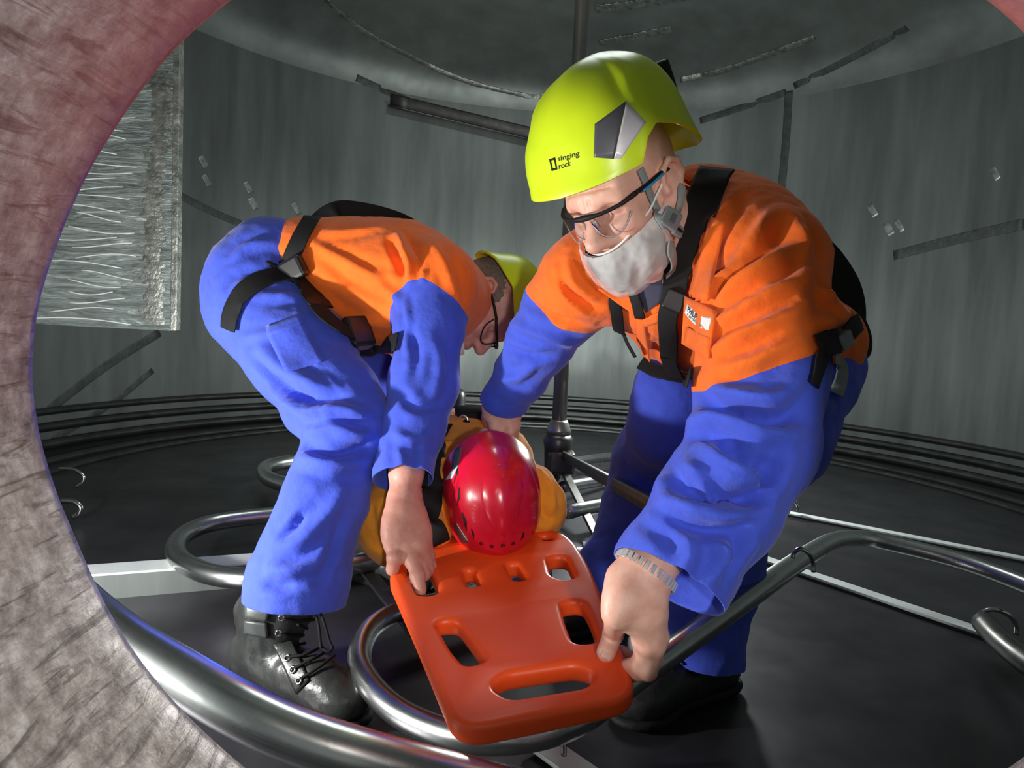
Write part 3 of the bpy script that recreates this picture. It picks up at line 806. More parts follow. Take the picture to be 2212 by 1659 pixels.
def head_sdf(S, c, f, l, u, nose=1.0):
    f, l, u = map(np.asarray, (f, l, u)); A = np.array([f, l, u])
    L = lambda x, y, z: c + f * x + l * y + u * z
    S.ell(L(-.012, 0, .050), A, (.100, .078, .086), .02)
    S.ell(L(.032, 0, -.030), A, (.062, .062, .080), .03)
    S.ell(L(.068, 0, .030), A, (.030, .056, .040), .03)                 # forehead
    S.cap(L(.068, 0, -.094), L(.060, 0, -.094), .026, .028, .03)          # chin
    for s in (-1, 1):
        S.cap(L(.0, s * .054, -.045), L(.062, s * .018, -.098), .020, .018, .03)
        S.cap(L(.088, s * .012, .024), L(.078, s * .044, .020), .0105, .010, .016)   # brow
        S.ell(L(.066, s * .040, -.022), A, (.026, .024, .022), .022)       # cheek
        S.ell(L(.094, s * .034, .004), A, (.016, .019, .013), .012, True)
        S.ell(L(.0735, s * .032, .003), A, (.0135, .0155, .0125), .005)    # closed lids
        S.cap(L(.0865, s * .021, -.001), L(.0835, s * .046, -.003), .0022, .0018, .002, True)  # lid line
        S.cap(L(.084, s * .022, -.015), L(.080, s * .044, -.016), .004, .003, .006)   # bags
        S.ell(L(.104 * nose, s * .0145, -.037), A, (.013, .0085, .0095), .008)
        S.cap(L(.090, s * .020, -.036), L(.078, s * .036, -.066), .006, .006, .014)   # nasolabial fold
    for z in (.046, .058): S.chain([L(.086, -.045, z - .004), L(.097, -.018, z), L(.097, .018, z), L(.086, .045, z - .004)], [.0022] * 4, .003); S.prims[-3:] = [q[:5] + (.004, True) for q in S.prims[-3:]]
    for s in (-1, 1): S.cap(L(.104, s * .006, .018), L(.102, s * .007, .034), .0018, .0014, .003, True)
    S.cap(L(.092, 0, .014), L(.119 * nose, 0, -.030), .0085, .0125, .012)
    S.ell(L(.115 * nose, 0, -.036), A, (.015, .0145, .0115), .008)
    for s in (-1, 1): S.ell(L(.112 * nose, s * .0085, -.047), A, (.006, .0042, .006), .003, True)
    S.ell(L(.090, 0, -.062), A, (.014, .026, .012), .012)
    S.cap(L(.099, -.016, -.0605), L(.099, .016, -.0605), .0048, .0048, .005)
    S.cap(L(.096, -.014, -.072), L(.096, .014, -.072), .0058, .0058, .005)
    S.cap(L(.106, -.020, -.0665), L(.106, .020, -.0665), .0016, .0016, .002, True)
    for s in (-1, 1):                                                    # ears: rim, lobe, hollow
        e = [(-.004, .081, -.033), (-.015, .088, -.016), (-.027, .094, .011), (-.022, .095, .031), (-.006, .092, .038), (.007, .085, .027), (.009, .080, .006)]
        S.ell(L(-.009, s * .080, .002), np.array([nrm(f * .92 - l * s * .39), nrm(l * s * .92 + f * .39), u]), (.022, .0085, .035), .006)
        S.chain([L(x, s * y, z) for x, y, z in e], [.0065, .0052, .0050, .0050, .0050, .0046, .0045], .004)
        S.ell(L(-.006, s * .0785, -.026), A, (.009, .006, .011), .006)
        S.ell(L(.001, s * .0960, .001), np.array([nrm(f * .92 - l * s * .39), nrm(l * s * .92 + f * .39), u]), (.0110, .0100, .0170), .006, True)
        S.ell(L(.007, s * .081, -.006), A, (.006, .006, .008), .005)
    return L

def helmet(name, c, f, l, u, parent, mat, spec):
    """hard shell: spec gives top height, radii front/back/side, lower edge height by angle, brim flare"""
    top, rf, rb, rs = spec['top'], spec['rf'], spec['rb'], spec['rs']
    edge = spec['edge']; NA, NT = 120, 40; V = []; F = []
    fx = spec.get('shift', 0.0)
    def edge_h(a): return float(np.interp(abs(a), [e[0] for e in edge], [e[1] for e in edge]))
    def flare(a): return float(np.interp(abs(a), [e[0] for e in edge], [e[2] for e in edge]))
    for j in range(NT + 1):
        t = j / NT
        for i in range(NA):
            a = -math.pi + 2 * math.pi * i / NA; ca, sa = math.cos(a), math.sin(a)
            rx = rf if ca > 0 else rb
            r = 1.0 / ((abs(ca) / rx) ** 2.2 + (abs(sa) / rs) ** 2.2) ** (1 / 2.2)
            h = edge_h(a); q = spec.get('pow', 0.86)
            al = t * math.pi / 2
            rad = r * math.sin(al) ** q; z = h + (top - h) * math.cos(al) ** spec.get('powz', .92)
            rad += flare(a) * max(0, (t - .80) / .20) ** 2
            z += spec.get('ridge', 0.0) * math.exp(-((sa * rad) / .030) ** 2) * (1 - t) ** .5
            for (aa, tt, wa, wt, am) in spec.get('dents', []):
                d = ((abs(a) - aa) / wa) ** 2 + ((t - tt) / wt) ** 2
                if d < 6: rad += am * math.exp(-d * d)
            x = rad * ca + fx + spec.get('apex', 0.0) * math.cos(al); y = rad * sa
            V.append(c + f * x + l * y + u * z)
    for j in range(NT):
        for i in range(NA):
            F.append((j * NA + i, (j + 1) * NA + i, (j + 1) * NA + (i + 1) % NA, j * NA + (i + 1) % NA))
    o = mesh_obj(name, V, F, mat, parent)
    s = o.modifiers.new('thick', 'SOLIDIFY'); s.thickness = 0.006; s.offset = -1
    bevel(o, .0015, 2)
    return o, BVHTree.FromPolygons([tuple(v) for v in V], F)

def finger(S, pts, rad, k=.004, root_k=.012):
    for i in range(len(pts) - 1):
        S.cap(pts[i], pts[i + 1], rad[i], rad[i + 1], root_k if i == 0 else k)
        if 0 < i: S.ell(pts[i], np.eye(3), (rad[i] * 1.06,) * 3, .004)
def nail(pos, nor, along, w, ln, parent):
    a = nrm(along); n = nrm(nor - a * np.dot(nor, a)); s = np.cross(a, n); V = []; F = []
    for j in range(7):
        for i in range(7):
            u, v = i / 6 * 2 - 1, j / 6 * 2 - 1
            V.append(pos + s * (u * w * (1 - .25 * max(0, v) ** 3 - .2 * max(0, -v) ** 3)) + a * (v * ln) + n * (.0012 - .28 * w * u * u - .1 * ln * v * v))
    for j in range(6):
        for i in range(6): F.append((j * 7 + i, j * 7 + i + 1, j * 7 + i + 8, j * 7 + i + 7))
    return mesh_obj('finger_nail', V, F, M['nail'], parent)
def orient(V, F):
    """faces outward"""
    F = np.asarray(F); a = V[F[:, 0]]; vol = np.einsum('ij,ij->i', a, np.cross(V[F[:, 1]], V[F[:, 2]])).sum() + np.einsum('ij,ij->i', a, np.cross(V[F[:, 2]], V[F[:, 3]])).sum()
    return F if vol > 0 else F[:, ::-1]
def cloth(S, h, sm=2):
    V, F = S.mesh(h); F = orient(V, F); V = smooth_mesh(V, F, sm, .5)
    return V, F, vnormals(V, F)
def body_mesh(name, sdfs, parent, mat):
    parts = []
    for S, h in sdfs:
        V, F = S.mesh(h); F = orient(V, F); V = smooth_mesh(V, F, 1, .4); parts.append((V, F))
    V, F = merge(*parts)
    o = mesh_obj(name, V, F, mat, parent)
    return o, bvh_of(V, F)
def plate_part(name, px, py, bvhs, wpx, hpx, ang, parent, mat, thick=.006, off=.004, bev=.0015):
    hit = cast(bvhs, px, py)
    if hit is None: return None
    p, n = hit; d = float((p - EYE) @ CF); a = math.radians(ang)
    n = nrm(n + CB * 1.0); x = cam2w(math.cos(a), -math.sin(a), 0); x = nrm(x - n * np.dot(x, n)); y = np.cross(n, x)
    V, F = box_data(p + n * off, (x, y, n), (wpx / 2 * d / FPX, hpx / 2 * d / FPX, thick / 2))
    return bevel(mesh_obj(name, V, F, mat, parent, False), bev)
# ------------------------------------------------------------------ worker at the right, leaning over the board
rm = thing('person', on_z(1480, 1500, 0.0), 'bearded worker in a lime helmet and orange and blue overalls, gripping the board end', 'person', None)
# --- overalls top
shL, shR = P(1655, 575, 1.12), P(1262, 605, 1.31)
acro = nrm(shL - shR)
S = Sdf()
spine = [P(1470, 520, 1.25), P(1480, 590, 1.27), P(1540, 660, 1.36), P(1630, 715, 1.46), P(1708, 748, 1.55)]
sides = [acro, acro, nrm(acro + .15 * CF), nrm(acro + .2 * CF), nrm(acro + .3 * CF)]
S.loft(spine, sides, [.13, .178, .172, .165, .16], [.085, .112, .120, .118, .115], .05)
S.ell(P(1560, 480, 1.27), np.eye(3), (.10, .10, .085), .06)
S.chain([P(1500, 440, 1.24), P(1620, 520, 1.17), shL], [.06, .082, .088], .05)
S.chain([P(1420, 520, 1.28), P(1330, 560, 1.31), shR], [.06, .075, .078], .05)
elL, cuL = P(1625, 960, 1.00), P(1450, 1240, .935)
S.chain([shL, P(1650, 700, 1.06), P(1642, 820, 1.03), elL, P(1550, 1090, .965), cuL, P(1425, 1290, .925)], [.092, .092, .088, .083, .078, .072, .070], .03)
elR, cuR = P(1168, 735, 1.45), P(1090, 868, 1.57)
S.chain([shR, P(1218, 660, 1.38), elR, P(1125, 810, 1.52), cuR, P(1082, 890, 1.59)], [.080, .072, .064, .054, .047, .046], .03)
V, F, N = cloth(S, .0058)
V0 = V.copy(); armL = nrm(elL - shL); armR = nrm(elR - shR)
bv = bvh_of(V, F)
dl = np.minimum(axis_dist(V, shL, elL), axis_dist(V, elL, cuL)); dr = np.minimum(axis_dist(V, shR, elR), axis_dist(V, elR, cuR))
wl = np.clip((.12 - dl) / .05, 0, 1)[:, None]
V = cloth_noise(V, N, .0040, 13, 3.1, acro, .45)
V = cloth_noise(V, N, .0022, 34, 9.7)
N = vnormals(V, F); bv = bvh_of(V, F)
FOLDS = [  # traced folds: points, height, width
    ([(1545, 655), (1599, 612), (1679, 563), (1735, 520)], .013, .013), ([(1530, 712), (1600, 668), (1680, 622), (1735, 600)], .012, .013),
    ([(1535, 762), (1600, 728), (1664, 697), (1735, 660)], .013, .014), ([(1530, 800), (1600, 785), (1679, 748), (1730, 712)], .011, .012),
    ([(1590, 560), (1640, 500), (1668, 455)], .008, .012), ([(1700, 450), (1725, 500), (1738, 560), (1735, 640)], .010, .014),
    ([(1775, 610), (1800, 660), (1825, 690)], .009, .012), ([(1760, 700), (1800, 690), (1838, 672)], .010, .012), ([(1745, 560), (1790, 630), (1800, 700)], -.006, .010),
    ([(1495, 600), (1520, 540), (1560, 470), (1580, 420)], .008, .012), ([(1510, 680), (1540, 620), (1590, 570)], .008, .012),
    ([(1513, 850), (1568, 882), (1682, 905), (1730, 880)], -.013, .013), ([(1530, 838), (1600, 862), (1670, 862), (1735, 800)], .010, .013),
    ([(1584, 855), (1627, 871), (1690, 836)], -.010, .010), ([(1500, 937), (1557, 931), (1600, 961)], -.012, .011), ([(1490, 915), (1560, 905), (1640, 930), (1700, 930)], .012, .014),
    ([(1535, 950), (1595, 985), (1644, 1012), (1680, 1015)], -.013, .012), ([(1520, 965), (1580, 1010), (1640, 1040)], .014, .015),
    ([(1520, 1042), (1573, 1069), (1625, 1064), (1652, 1037), (1668, 985)], -.020, .016), ([(1530, 1020), (1580, 1040), (1625, 1030), (1645, 990)], .014, .016), ([(1500, 1085), (1590, 1100), (1660, 1060), (1690, 990)], .010, .014),
    ([(1443, 1000), (1465, 1040), (1516, 1072), (1570, 1094)], -.013, .013), ([(1480, 1000), (1520, 1045), (1580, 1085)], .010, .013),
    ([(1440, 1107), (1494, 1128), (1584, 1142), (1630, 1120)], -.012, .013), ([(1450, 1085), (1510, 1105), (1600, 1110)], .011, .014),
    ([(1392, 1130), (1440, 1160), (1475, 1180)], -.008, .010), ([(1480, 1150), (1490, 1200), (1470, 1240)], .008, .012), ([(1540, 1150), (1560, 1200), (1530, 1260)], .009, .012), ([(1600, 1120), (1590, 1180), (1560, 1240)], -.009, .011),
    ([(1120, 640), (1180, 680), (1250, 700)], -.010, .012), ([(1105, 700), (1170, 720), (1235, 745)], .009, .012), ([(1095, 750), (1140, 770), (1190, 770)], -.009, .010), ([(1080, 820), (1120, 815), (1155, 790)], .007, .010),
    ([(1205, 600), (1235, 640), (1285, 665)], -.007, .009), ([(1225, 560), (1240, 610), (1280, 645)], .007, .010), ([(1200, 580), (1225, 640), (1270, 680)], .006, .008),
    ([(1520, 480), (1530, 560), (1515, 640), (1490, 700)], .008, .010), ([(1395, 730), (1400, 770), (1440, 795)], .008, .012)]
for q in FOLDS: V = fold(V, N, bv, *q)
V = smooth_mesh(V, F, 1, .35)
seamL, seamR = P(1630, 806, 1.0), P(1225, 655, 1.38)
nL = nrm(cam2w(.30, -.94, .08)); nR = nrm(armR + cam2w(.0, -.25, 0))
mL = np.minimum((V0 - seamL) @ nL, .115 - dl); mR = np.minimum((V0 - seamR) @ nR, .095 - dr)
coat = mesh_obj('overall_top', V, F, M['shirt'], rm)
set_seam(coat, np.maximum(mL, mR))
cut(coat, cuL + nrm(P(1425, 1290, .925) - cuL) * .012, nrm(P(1425, 1290, .925) - cuL) + cam2w(.12, .25, 0), .16)
cut(coat, cuR, nrm(P(1082, 890, 1.59) - cuR) + cam2w(.1, 0, 0), .12)
cut(coat, P(1448, 500, 1.235), nrm(cam2w(-.42, .80, .30)), .10)
bc = BVHTree.FromObject(coat, bpy.context.evaluated_depsgraph_get()); bc = bvh_of(*[(lambda m: ([tuple(Vector(v.co) + _wloc(coat)) for v in m.vertices], [tuple(p.vertices) for p in m.polygons]))(coat.data)][0])
coat.data.polygons.foreach_set('use_smooth', np.ones(len(coat.data.polygons), bool))
s = coat.modifiers.new('hem', 'SOLIDIFY'); s.thickness = .003; s.offset = -1

# --- trousers
S = Sdf()
pel = P(1705, 805, 1.56)
S.loft([P(1690, 750, 1.54), pel], nrm(acro + .3 * CF), [.15, .155], [.105, .115], .05)
hipL, knL, anL = P(1718, 830, 1.48), P(1590, 1050, 1.32), P(1505, 1420, 1.40)
S.chain([hipL, P(1670, 945, 1.40), knL, P(1548, 1230, 1.43), anL, P(1499, 1460, 1.40)], [.115, .100, .086, .080, .078, .078], .05)
hipR, knR, anR = P(1620, 820, 1.62), P(1418, 1000, 1.80), P(1325, 1250, 1.78)
S.chain([hipR, P(1492, 890, 1.70), knR, P(1390, 1100, 1.80), anR, P(1320, 1285, 1.80)], [.125, .122, .104, .094, .090, .090], .05)
S.cap(P(1450, 840, 1.60), P(1436, 930, 1.64), .085, .085, .06)
V, F, N = cloth(S, .007)
V = cloth_noise(V, N, .006, 10, 5.2, acro, .5); V = cloth_noise(V, N, .003, 26, 1.7)
N = vnormals(V, F); bv = bvh_of(V, F)
for q in [([(1740, 830), (1770, 850), (1800, 850)], -.010, .012), ([(1735, 868), (1770, 890), (1792, 872)], .010, .013), ([(1712, 905), (1750, 925), (1775, 905)], -.010, .012), ([(1705, 950), (1730, 960), (1745, 945)], .010, .012),
          ([(1690, 1010), (1665, 1080), (1640, 1150)], .006, .012), ([(1440, 1330), (1500, 1345), (1560, 1320)], -.008, .012), ([(1440, 1390), (1500, 1380), (1560, 1390)], .006, .010), ([(1350, 1010), (1400, 1040), (1450, 1050)], -.008, .012)]:
    V = fold(V, N, bv, *q)
V = smooth_mesh(V, F, 1, .35)
tr = mesh_obj('trousers', V, F, M['trousers'], rm)
cut(tr, P(1502, 1416, 1.40), nrm(P(1499, 1460, 1.40) - anL), .22); cut(tr, anR, nrm(P(1320, 1285, 1.80) - anR), .2)
bt = bvh_of(*[(lambda m: ([tuple(Vector(v.co) + _wloc(tr)) for v in m.vertices], [tuple(p.vertices) for p in m.polygons]))(tr.data)][0])
tr.data.polygons.foreach_set('use_smooth', np.ones(len(tr.data.polygons), bool))
RB = [bc, bt]

# --- head, hands and the hidden inner figure: one body
hc = P(1354, 422, 1.14)
hf = nrm(cam2w(-.62, -.55, .56)); hl = cam2w(.676, -.01, .736); hl = nrm(hl - hf * np.dot(hl, hf)); hu = np.cross(hf, hl)
SH = Sdf(); HL = head_sdf(SH, hc, hf, hl, hu)
SH.chain([HL(-.035, 0, -.02), HL(-.055, .006, -.085), P(1480, 545, 1.27)], [.060, .060, .070], .04)
SH.cap(HL(.0, 0, -.06), HL(-.02, 0, -.13), .046, .05, .03)
S1 = Sdf()                                                               # his left hand, thumb on the board, fingers hooked under its edge
wr = P(1399, 1222, .945)
S1.chain([elL, P(1500, 1130, .97), wr], [.045, .040, .031], .02)
S1.loft([wr, P(1376, 1262, .935), P(1374, 1304, .927), P(1386, 1338, .927)], nrm(cam2w(.97, .18, -.12)), [.034, .039, .037, .031], [.024, .020, .020, .017], .02)
S1.cap(P(1355, 1255, .935), P(1340, 1292, .922), .020, .017, .02)
bd = bdep
t0, t1, t2, t3 = P(1344, 1286, .922), P(1331, 1328, .914), P(1325, 1368, bd(1325, 1368) - .026), P(1309, 1410, bd(1309, 1410) - .013)
finger(S1, [t0, t1, t2, t3], [.018, .0162, .0148, .0142], .006, .02)
ib = lambda px, py, o: P(px, py, bd(px, py) + o)
finger(S1, [P(1374, 1332, .924), P(1386, 1384, .942), P(1386, 1424, .985), ib(1372, 1428, .045), ib(1345, 1412, .062), ib(1297, 1384, .030)], [.0135, .0122, .0115, .0110, .0105, .0095])
finger(S1, [P(1390, 1338, .923), P(1400, 1394, .935), P(1386, 1440, .962), ib(1335, 1438, .05)], [.0145, .0130, .0120, .010])
finger(S1, [P(1407, 1336, .928), P(1415, 1396, .938), P(1400, 1450, .954), ib(1350, 1462, .05)], [.0140, .0130, .0120, .010])
finger(S1, [P(1420, 1325, .935), P(1426, 1375, .948), P(1414, 1425, .958), P(1390, 1458, .985)], [.0125, .0115, .0105, .009])
for a in [(1374, 1326), (1392, 1332), (1409, 1330)]: S1.ell(P(a[0], a[1], .921), np.eye(3), (.009,) * 3, .012)
S2 = Sdf()                                                               # his right hand on the casualty's shoulder strap
wq = P(1086, 866, 1.56)
S2.chain([elR, P(1130, 800, 1.51), wq], [.044, .040, .031], .02)
S2.loft([wq, P(1083, 880, 1.565), P(1085, 893, 1.568), P(1088, 902, 1.572)], nrm(cam2w(1, -.1, .1)), [.032, .040, .041, .038], [.022, .019, .018, .016], .02)
for (a, b, c_, r) in [((1064, 898, 1.565), (1068, 922, 1.56), (1078, 944, 1.59), .0125), ((1078, 904, 1.565), (1080, 928, 1.565), (1086, 948, 1.60), .0130), ((1099, 904, 1.565), (1103, 928, 1.56), (1106, 950, 1.59), .0132), ((1110, 897, 1.575), (1114, 920, 1.57), (1113, 940, 1.60), .0115)]:
    finger(S2, [P(*a), P(*b), P(*c_)], [r, r * .9, r * .8])
finger(S2, [P(1058, 880, 1.58), P(1053, 900, 1.60), P(1060, 922, 1.625)], [.015, .013, .012])
S3 = Sdf(); S3.loft(spine[1:], sides[1:], [.12, .12, .12, .12], [.07, .08, .08, .08], .05)
S3.chain([spine[1], shL, elL], [.06, .06, .05], .05); S3.chain([spine[1], shR, elR], [.06, .055, .045], .05)
S3.chain([pel, hipL, knL, anL], [.08, .08, .055, .034], .05); S3.chain([pel, hipR, knR, anR], [.08, .08, .055, .034], .05)
S3.cap(spine[0], spine[1], .06, .06, .05)
body, bb = body_mesh('body', [(SH, .0030), (S1, .0026), (S2, .0028), (S3, .014)], rm, M['skin'])
nail(t3 + CB * .0128 + CU * .004, nrm(CB * .9 + CU * .3), t3 - t2, .0078, .0095, body)

def smooth_line(Q, it=4):
    Q = np.array(Q)
    for _ in range(it): Q[1:-1] = (Q[:-2] + 2 * Q[1:-1] + Q[2:]) / 4
    return Q
# --- beard under a translucent net
S = Sdf()
S.ell(HL(.050, 0, -.062), np.array([hf, hl, hu]), (.066, .070, .064), .02)
S.cap(HL(.090, 0, -.056), HL(.080, 0, -.100), .018, .030, .03); S.cap(HL(.066, 0, -.102), HL(.04, 0, -.098), .032, .032, .03)
for q in (-1, 1): S.cap(HL(.030, q * .060, -.02), HL(.056, q * .042, -.088), .020, .026, .03)
V, F, N = cloth(S, .0035, 3)
V = cloth_noise(V, N, .0045, 30, 2.2, nrm(hu - hf * .5), .15); V = cloth_noise(V, N, .0014, 80, 4.2)
V[:] = V
M['beard'] = simple('grey_beard', (122, 114, 108), 0.9, 0, .1, .25, 120, .3, 300)
Vb = V - N * .007
bo = mesh_obj('beard', Vb, F, M['beard'], rm); cut(bo, HL(.100, 0, -.052), nrm(hu * 1 + hf * .10)); cut(bo, HL(.050, 0, -.03), nrm(-hf + hu * .25))
bo.data.polygons.foreach_set('use_smooth', np.ones(len(bo.data.polygons), bool))
def net_mat():
    m, nt, bs = mat_new('beard_net_gauze'); v = texcoord(nt)
    bs.inputs['Base Color'].default_value = (.92, .93, .92, 1); bs.inputs['Roughness'].default_value = .5
    tr_ = nt.nodes.new('ShaderNodeBsdfTransparent'); mx = nt.nodes.new('ShaderNodeMixShader')
    nt.links.new(ramp(nt, noise_node(nt, v, 14, 2, .5, .4), [(.34, (.20, .20, .20, 1)), (.66, (.56, .56, .56, 1))]), mx.inputs[0])
    nt.links.new(tr_.outputs[0], mx.inputs[1]); nt.links.new(bs.outputs[0], mx.inputs[2])
    nt.links.new(mx.outputs[0], nt.nodes['Material Output'].inputs[0])
    bump(nt, bs, noise_node(nt, v, 30, 2, .5, .4), .25, .006)
    return m
net = mesh_obj('beard_net', V + N * .0015, F, net_mat(), rm)
cut(net, HL(.112, 0, -.048), nrm(hu * 1 + hf * .36)); cut(net, HL(-.012, 0, -.03), -hf)
net.data.polygons.foreach_set('use_smooth', np.ones(len(net.data.polygons), bool))
L = [HL(.112, 0, -.049)]
Q = spline([HL(.006, .079, .012), HL(.034, .071, -.010), HL(.064, .058, -.026), HL(.092, .034, -.043), HL(.110, .012, -.051), HL(.110, -.012, -.051), HL(.092, -.034, -.043), HL(.064, -.058, -.026), HL(.034, -.071, -.010), HL(.006, -.079, .012)], 50)
M['gauze'] = simple('white_elastic', (236, 232, 226), 0.8)
Q = np.array([(lambda r: np.array(r[0]) + nrm(p - np.array(r[0]) if np.dot(p - HL(.02, 0, -.02), np.array(r[1])) > 0 and np.linalg.norm(p - np.array(r[0])) > .003 else p - HL(.02, 0, -.02)) * .0060)(bb.find_nearest(Vector(p))) for p in Q]); Q = smooth_line(Q)
tube('net_elastic', Q, .0020, M['gauze'], net, 8)

# --- safety glasses
def lens_mat():
    m, nt, bs = mat_new('clear_lens'); g = nt.nodes.new('ShaderNodeBsdfGlossy'); g.inputs['Roughness'].default_value = .03
    tr_ = nt.nodes.new('ShaderNodeBsdfTransparent'); tr_.inputs[0].default_value = (.86, .86, .87, 1); mx = nt.nodes.new('ShaderNodeMixShader')
    fr = nt.nodes.new('ShaderNodeFresnel'); fr.inputs[0].default_value = 1.45; nt.links.new(fr.outputs[0], mx.inputs[0])
    nt.links.new(tr_.outputs[0], mx.inputs[1]); nt.links.new(g.outputs[0], mx.inputs[2]); nt.links.new(mx.outputs[0], nt.nodes['Material Output'].inputs[0]); return m
M['lens'] = lens_mat(); M['rim'] = simple('clear_plastic_rim', (150, 140, 140), .2); M['temple_blue'] = simple('blue_temple', (38, 140, 190), .35)
gl = tube('safety_glasses', spline([HL(.072, .074, .020), HL(.097, .058, .015), HL(.113, .030, .012), HL(.119, 0, .012), HL(.113, -.030, .012), HL(.097, -.058, .015), HL(.072, -.074, .020)], 49), [.0030 + .0022 * math.exp(-((i - 24) / 5.0) ** 2) + .0012 * math.exp(-(min(i, 48 - i) / 7.0) ** 2) for i in range(49)], M['black'], rm, 10)
for s_ in (1, -1):
    tube('temple', spline([HL(.073, s_ * .074, .020), HL(.045, s_ * .081, .022), HL(.010, s_ * .085, .025), HL(-.012, s_ * .084, .022)], 20), .0034, M['black'], gl, 8)
    tube('temple_inlay', spline([HL(.062, s_ * .0795, .0175), HL(.040, s_ * .0845, .020), HL(.012, s_ * .088, .023)], 16), .0022, M['temple_blue'], gl, 8)
    V = []; nu, nv = 14, 8
    for j in range(nv + 1):
        for i in range(nu + 1):
            u, v = i / nu, j / nv
            y = .012 + .055 * u; drop = (.040 * math.sin(math.pi * (0.14 + .80 * u)) ** .7) * v
            x = .121 - 6.6 * (y ** 2) - .006 * v
            V.append(HL(x + .002, s_ * y, .0115 - drop))
    Fq = [(j * (nu + 1) + i, j * (nu + 1) + i + 1, (j + 1) * (nu + 1) + i + 1, (j + 1) * (nu + 1) + i) for j in range(nv) for i in range(nu)]
    mesh_obj('lens', V, Fq, M['lens'], gl)
    tube('lens_rim', [V[nv * (nu + 1) + i] for i in range(nu + 1)], .0011, M['rim'], gl, 6)
    tube('nose_pad', [HL(.110, s_ * .012, .004), HL(.106, s_ * .013, -.010)], .0022, M['rim'], gl, 8)
# --- helmet
spec = dict(top=.212, rf=.139, rb=.122, rs=.128, shift=.004, pow=.78, powz=.92, ridge=.006, apex=-.026,
            edge=[(0, .060, .012), (.5, .061, .008), (.85, .062, .003), (.95, .063, .002), (1.10, .092, .001), (1.28, .104, .000), (1.6, .088, .002), (1.9, .066, .004), (2.2, .040, .010), (2.5, .026, .016), (3.15, .020, .020)],
            dents=[(1.35, .72, .38, .16, -.004), (.62, .80, .40, .13, .004)])
hel, bh = helmet('helmet', hc, hf, hl, hu, rm, M['helmet_yellow'], spec)
o = patch('reflective_sticker', [(1285, 268), (1352, 219), (1326, 343), (1283, 340)], [bh], M['sticker_dark'], hel, .002)
o = patch('reflective_sticker', [(1353, 219), (1396, 264), (1341, 343), (1327, 342)], [bh], M['sticker_white'], hel, .002)
text_on('logo', 'singing', [(1204, 339), (1251, 325), (1252, 341), (1206, 352)], [bh], M['black'], hel, .0006)
text_on('logo', 'rock', [(1207, 353), (1234, 346), (1233, 358), (1208, 366)], [bh], M['black'], hel, .0006)
for quad in ([(1186, 344), (1189, 343), (1195, 369), (1192, 370)], [(1196, 341), (1199, 340), (1204, 366), (1201, 367)], [(1186, 344), (1199, 340), (1200, 345), (1187, 348)], [(1190, 365), (1203, 362), (1204, 366), (1192, 370)]):
    patch('logo', quad, [bh], M['black'], hel, .0005, 3, 3, .0003)
V, F = box_data(HL(-.150, 0, .118), (hf, hl, hu), (.010, .05, .045)); bevel(mesh_obj('rear_clip', V, F, M['black'], hel, False), .006)
# chin strap, buckle and loose end
HB = [bc, bb, bvh_of(*merge(([tuple(v) for v in (np.array([net.data.vertices[i].co[:] for i in range(len(net.data.vertices))]) + np.array(_wloc(net)))], [tuple(p.vertices) for p in net.data.polygons])))]
cs = strap('chin_strap', [(1378, 366), (1392, 400), (1404, 432), (1418, 462), (1432, 492)], .0125, HB, M['strapgrey'], hel, .006)
strap('strap_end', [(1436, 520), (1441, 556), (1443, 590), (1446, 612)], .0165, HB, M['strapgrey'], hel, .012)
strap('rear_strap', [(1472, 400), (1468, 430), (1460, 462)], .012, HB, M['strapgrey'], hel, .004)
plate_part('buckle', 1440, 477, HB, 44, 44, 25, hel, M['buckle_grey'], .008, .012, .003)
plate_part('buckle', 1449, 502, HB, 26, 26, 20, hel, M['buckle_grey'], .008, .014, .002)
plate_part('buckle_slot', 1440, 477, HB, 12, 22, 25, hel, M['sticker_dark'], .003, .0175, .001)
plate_part('buckle_slot', 1449, 502, HB, 16, 6, 20, hel, M['black'], .003, .0195, .001)

# --- collar, undershirt, pocket and name tag
patch('undershirt', [(1372, 610), (1452, 555), (1430, 650), (1392, 678)], [bc], M['tee'], rm, .004, 10, 10)
patch('collar', [(1290, 624), (1372, 622), (1394, 680), (1386, 690)], [bc], M['orange_plain'], coat, .010, 8, 8, .004)
patch('collar', [(1535, 470), (1568, 478), (1530, 650), (1488, 640)], [bc], M['orange_plain'], coat, .012, 6, 12, .005)
patch('collar', [(1478, 360), (1512, 384), (1498, 440), (1478, 420)], [bc], M['orange_plain'], coat, .010, 6, 6, .004)
patch('placket', [(1388, 690), (1436, 668), (1440, 690), (1392, 706)], [bc], M['orange_plain'], coat, .008, 6, 4, .003)
patch('placket', [(1376, 690), (1392, 692), (1404, 784), (1376, 740)], [bc], M['orange_plain'], coat, .008, 4, 8, .003)
pk = patch('pocket', [(1480, 640), (1548, 672), (1530, 775), (1472, 742)], [bc], M['orange_plain'], coat, .010, 8, 8, .003)
pkv = np.array([v.co[:] for v in pk.data.vertices]) + np.array(_wloc(pk)); bpk = bvh_of(pkv, [tuple(p.vertices) for p in pk.data.polygons])
patch('pocket_flap', [(1484, 706), (1534, 730), (1528, 758), (1478, 740)], [bpk, bc], M['orange_plain'], coat, .004, 8, 5, .003)
M['tag'] = simple('white_label', (236, 240, 236), .6, 0, .3, .02); M['ink2'] = simple('grey_ink', (128, 136, 136), .7); M['ink'] = simple('dark_ink', (44, 48, 52), .7)
sag = lambda u, v: np.array([0, 9 * math.sin(math.pi * u) ** 1.0 * 1.0])
tq = [(1485, 656), (1537, 686), (1530, 713), (1479, 676)]
nt_ = patch('name_tag', tq, [bpk, bc], M['tag'], coat, .0045, 12, 6, .001, sag, 8)
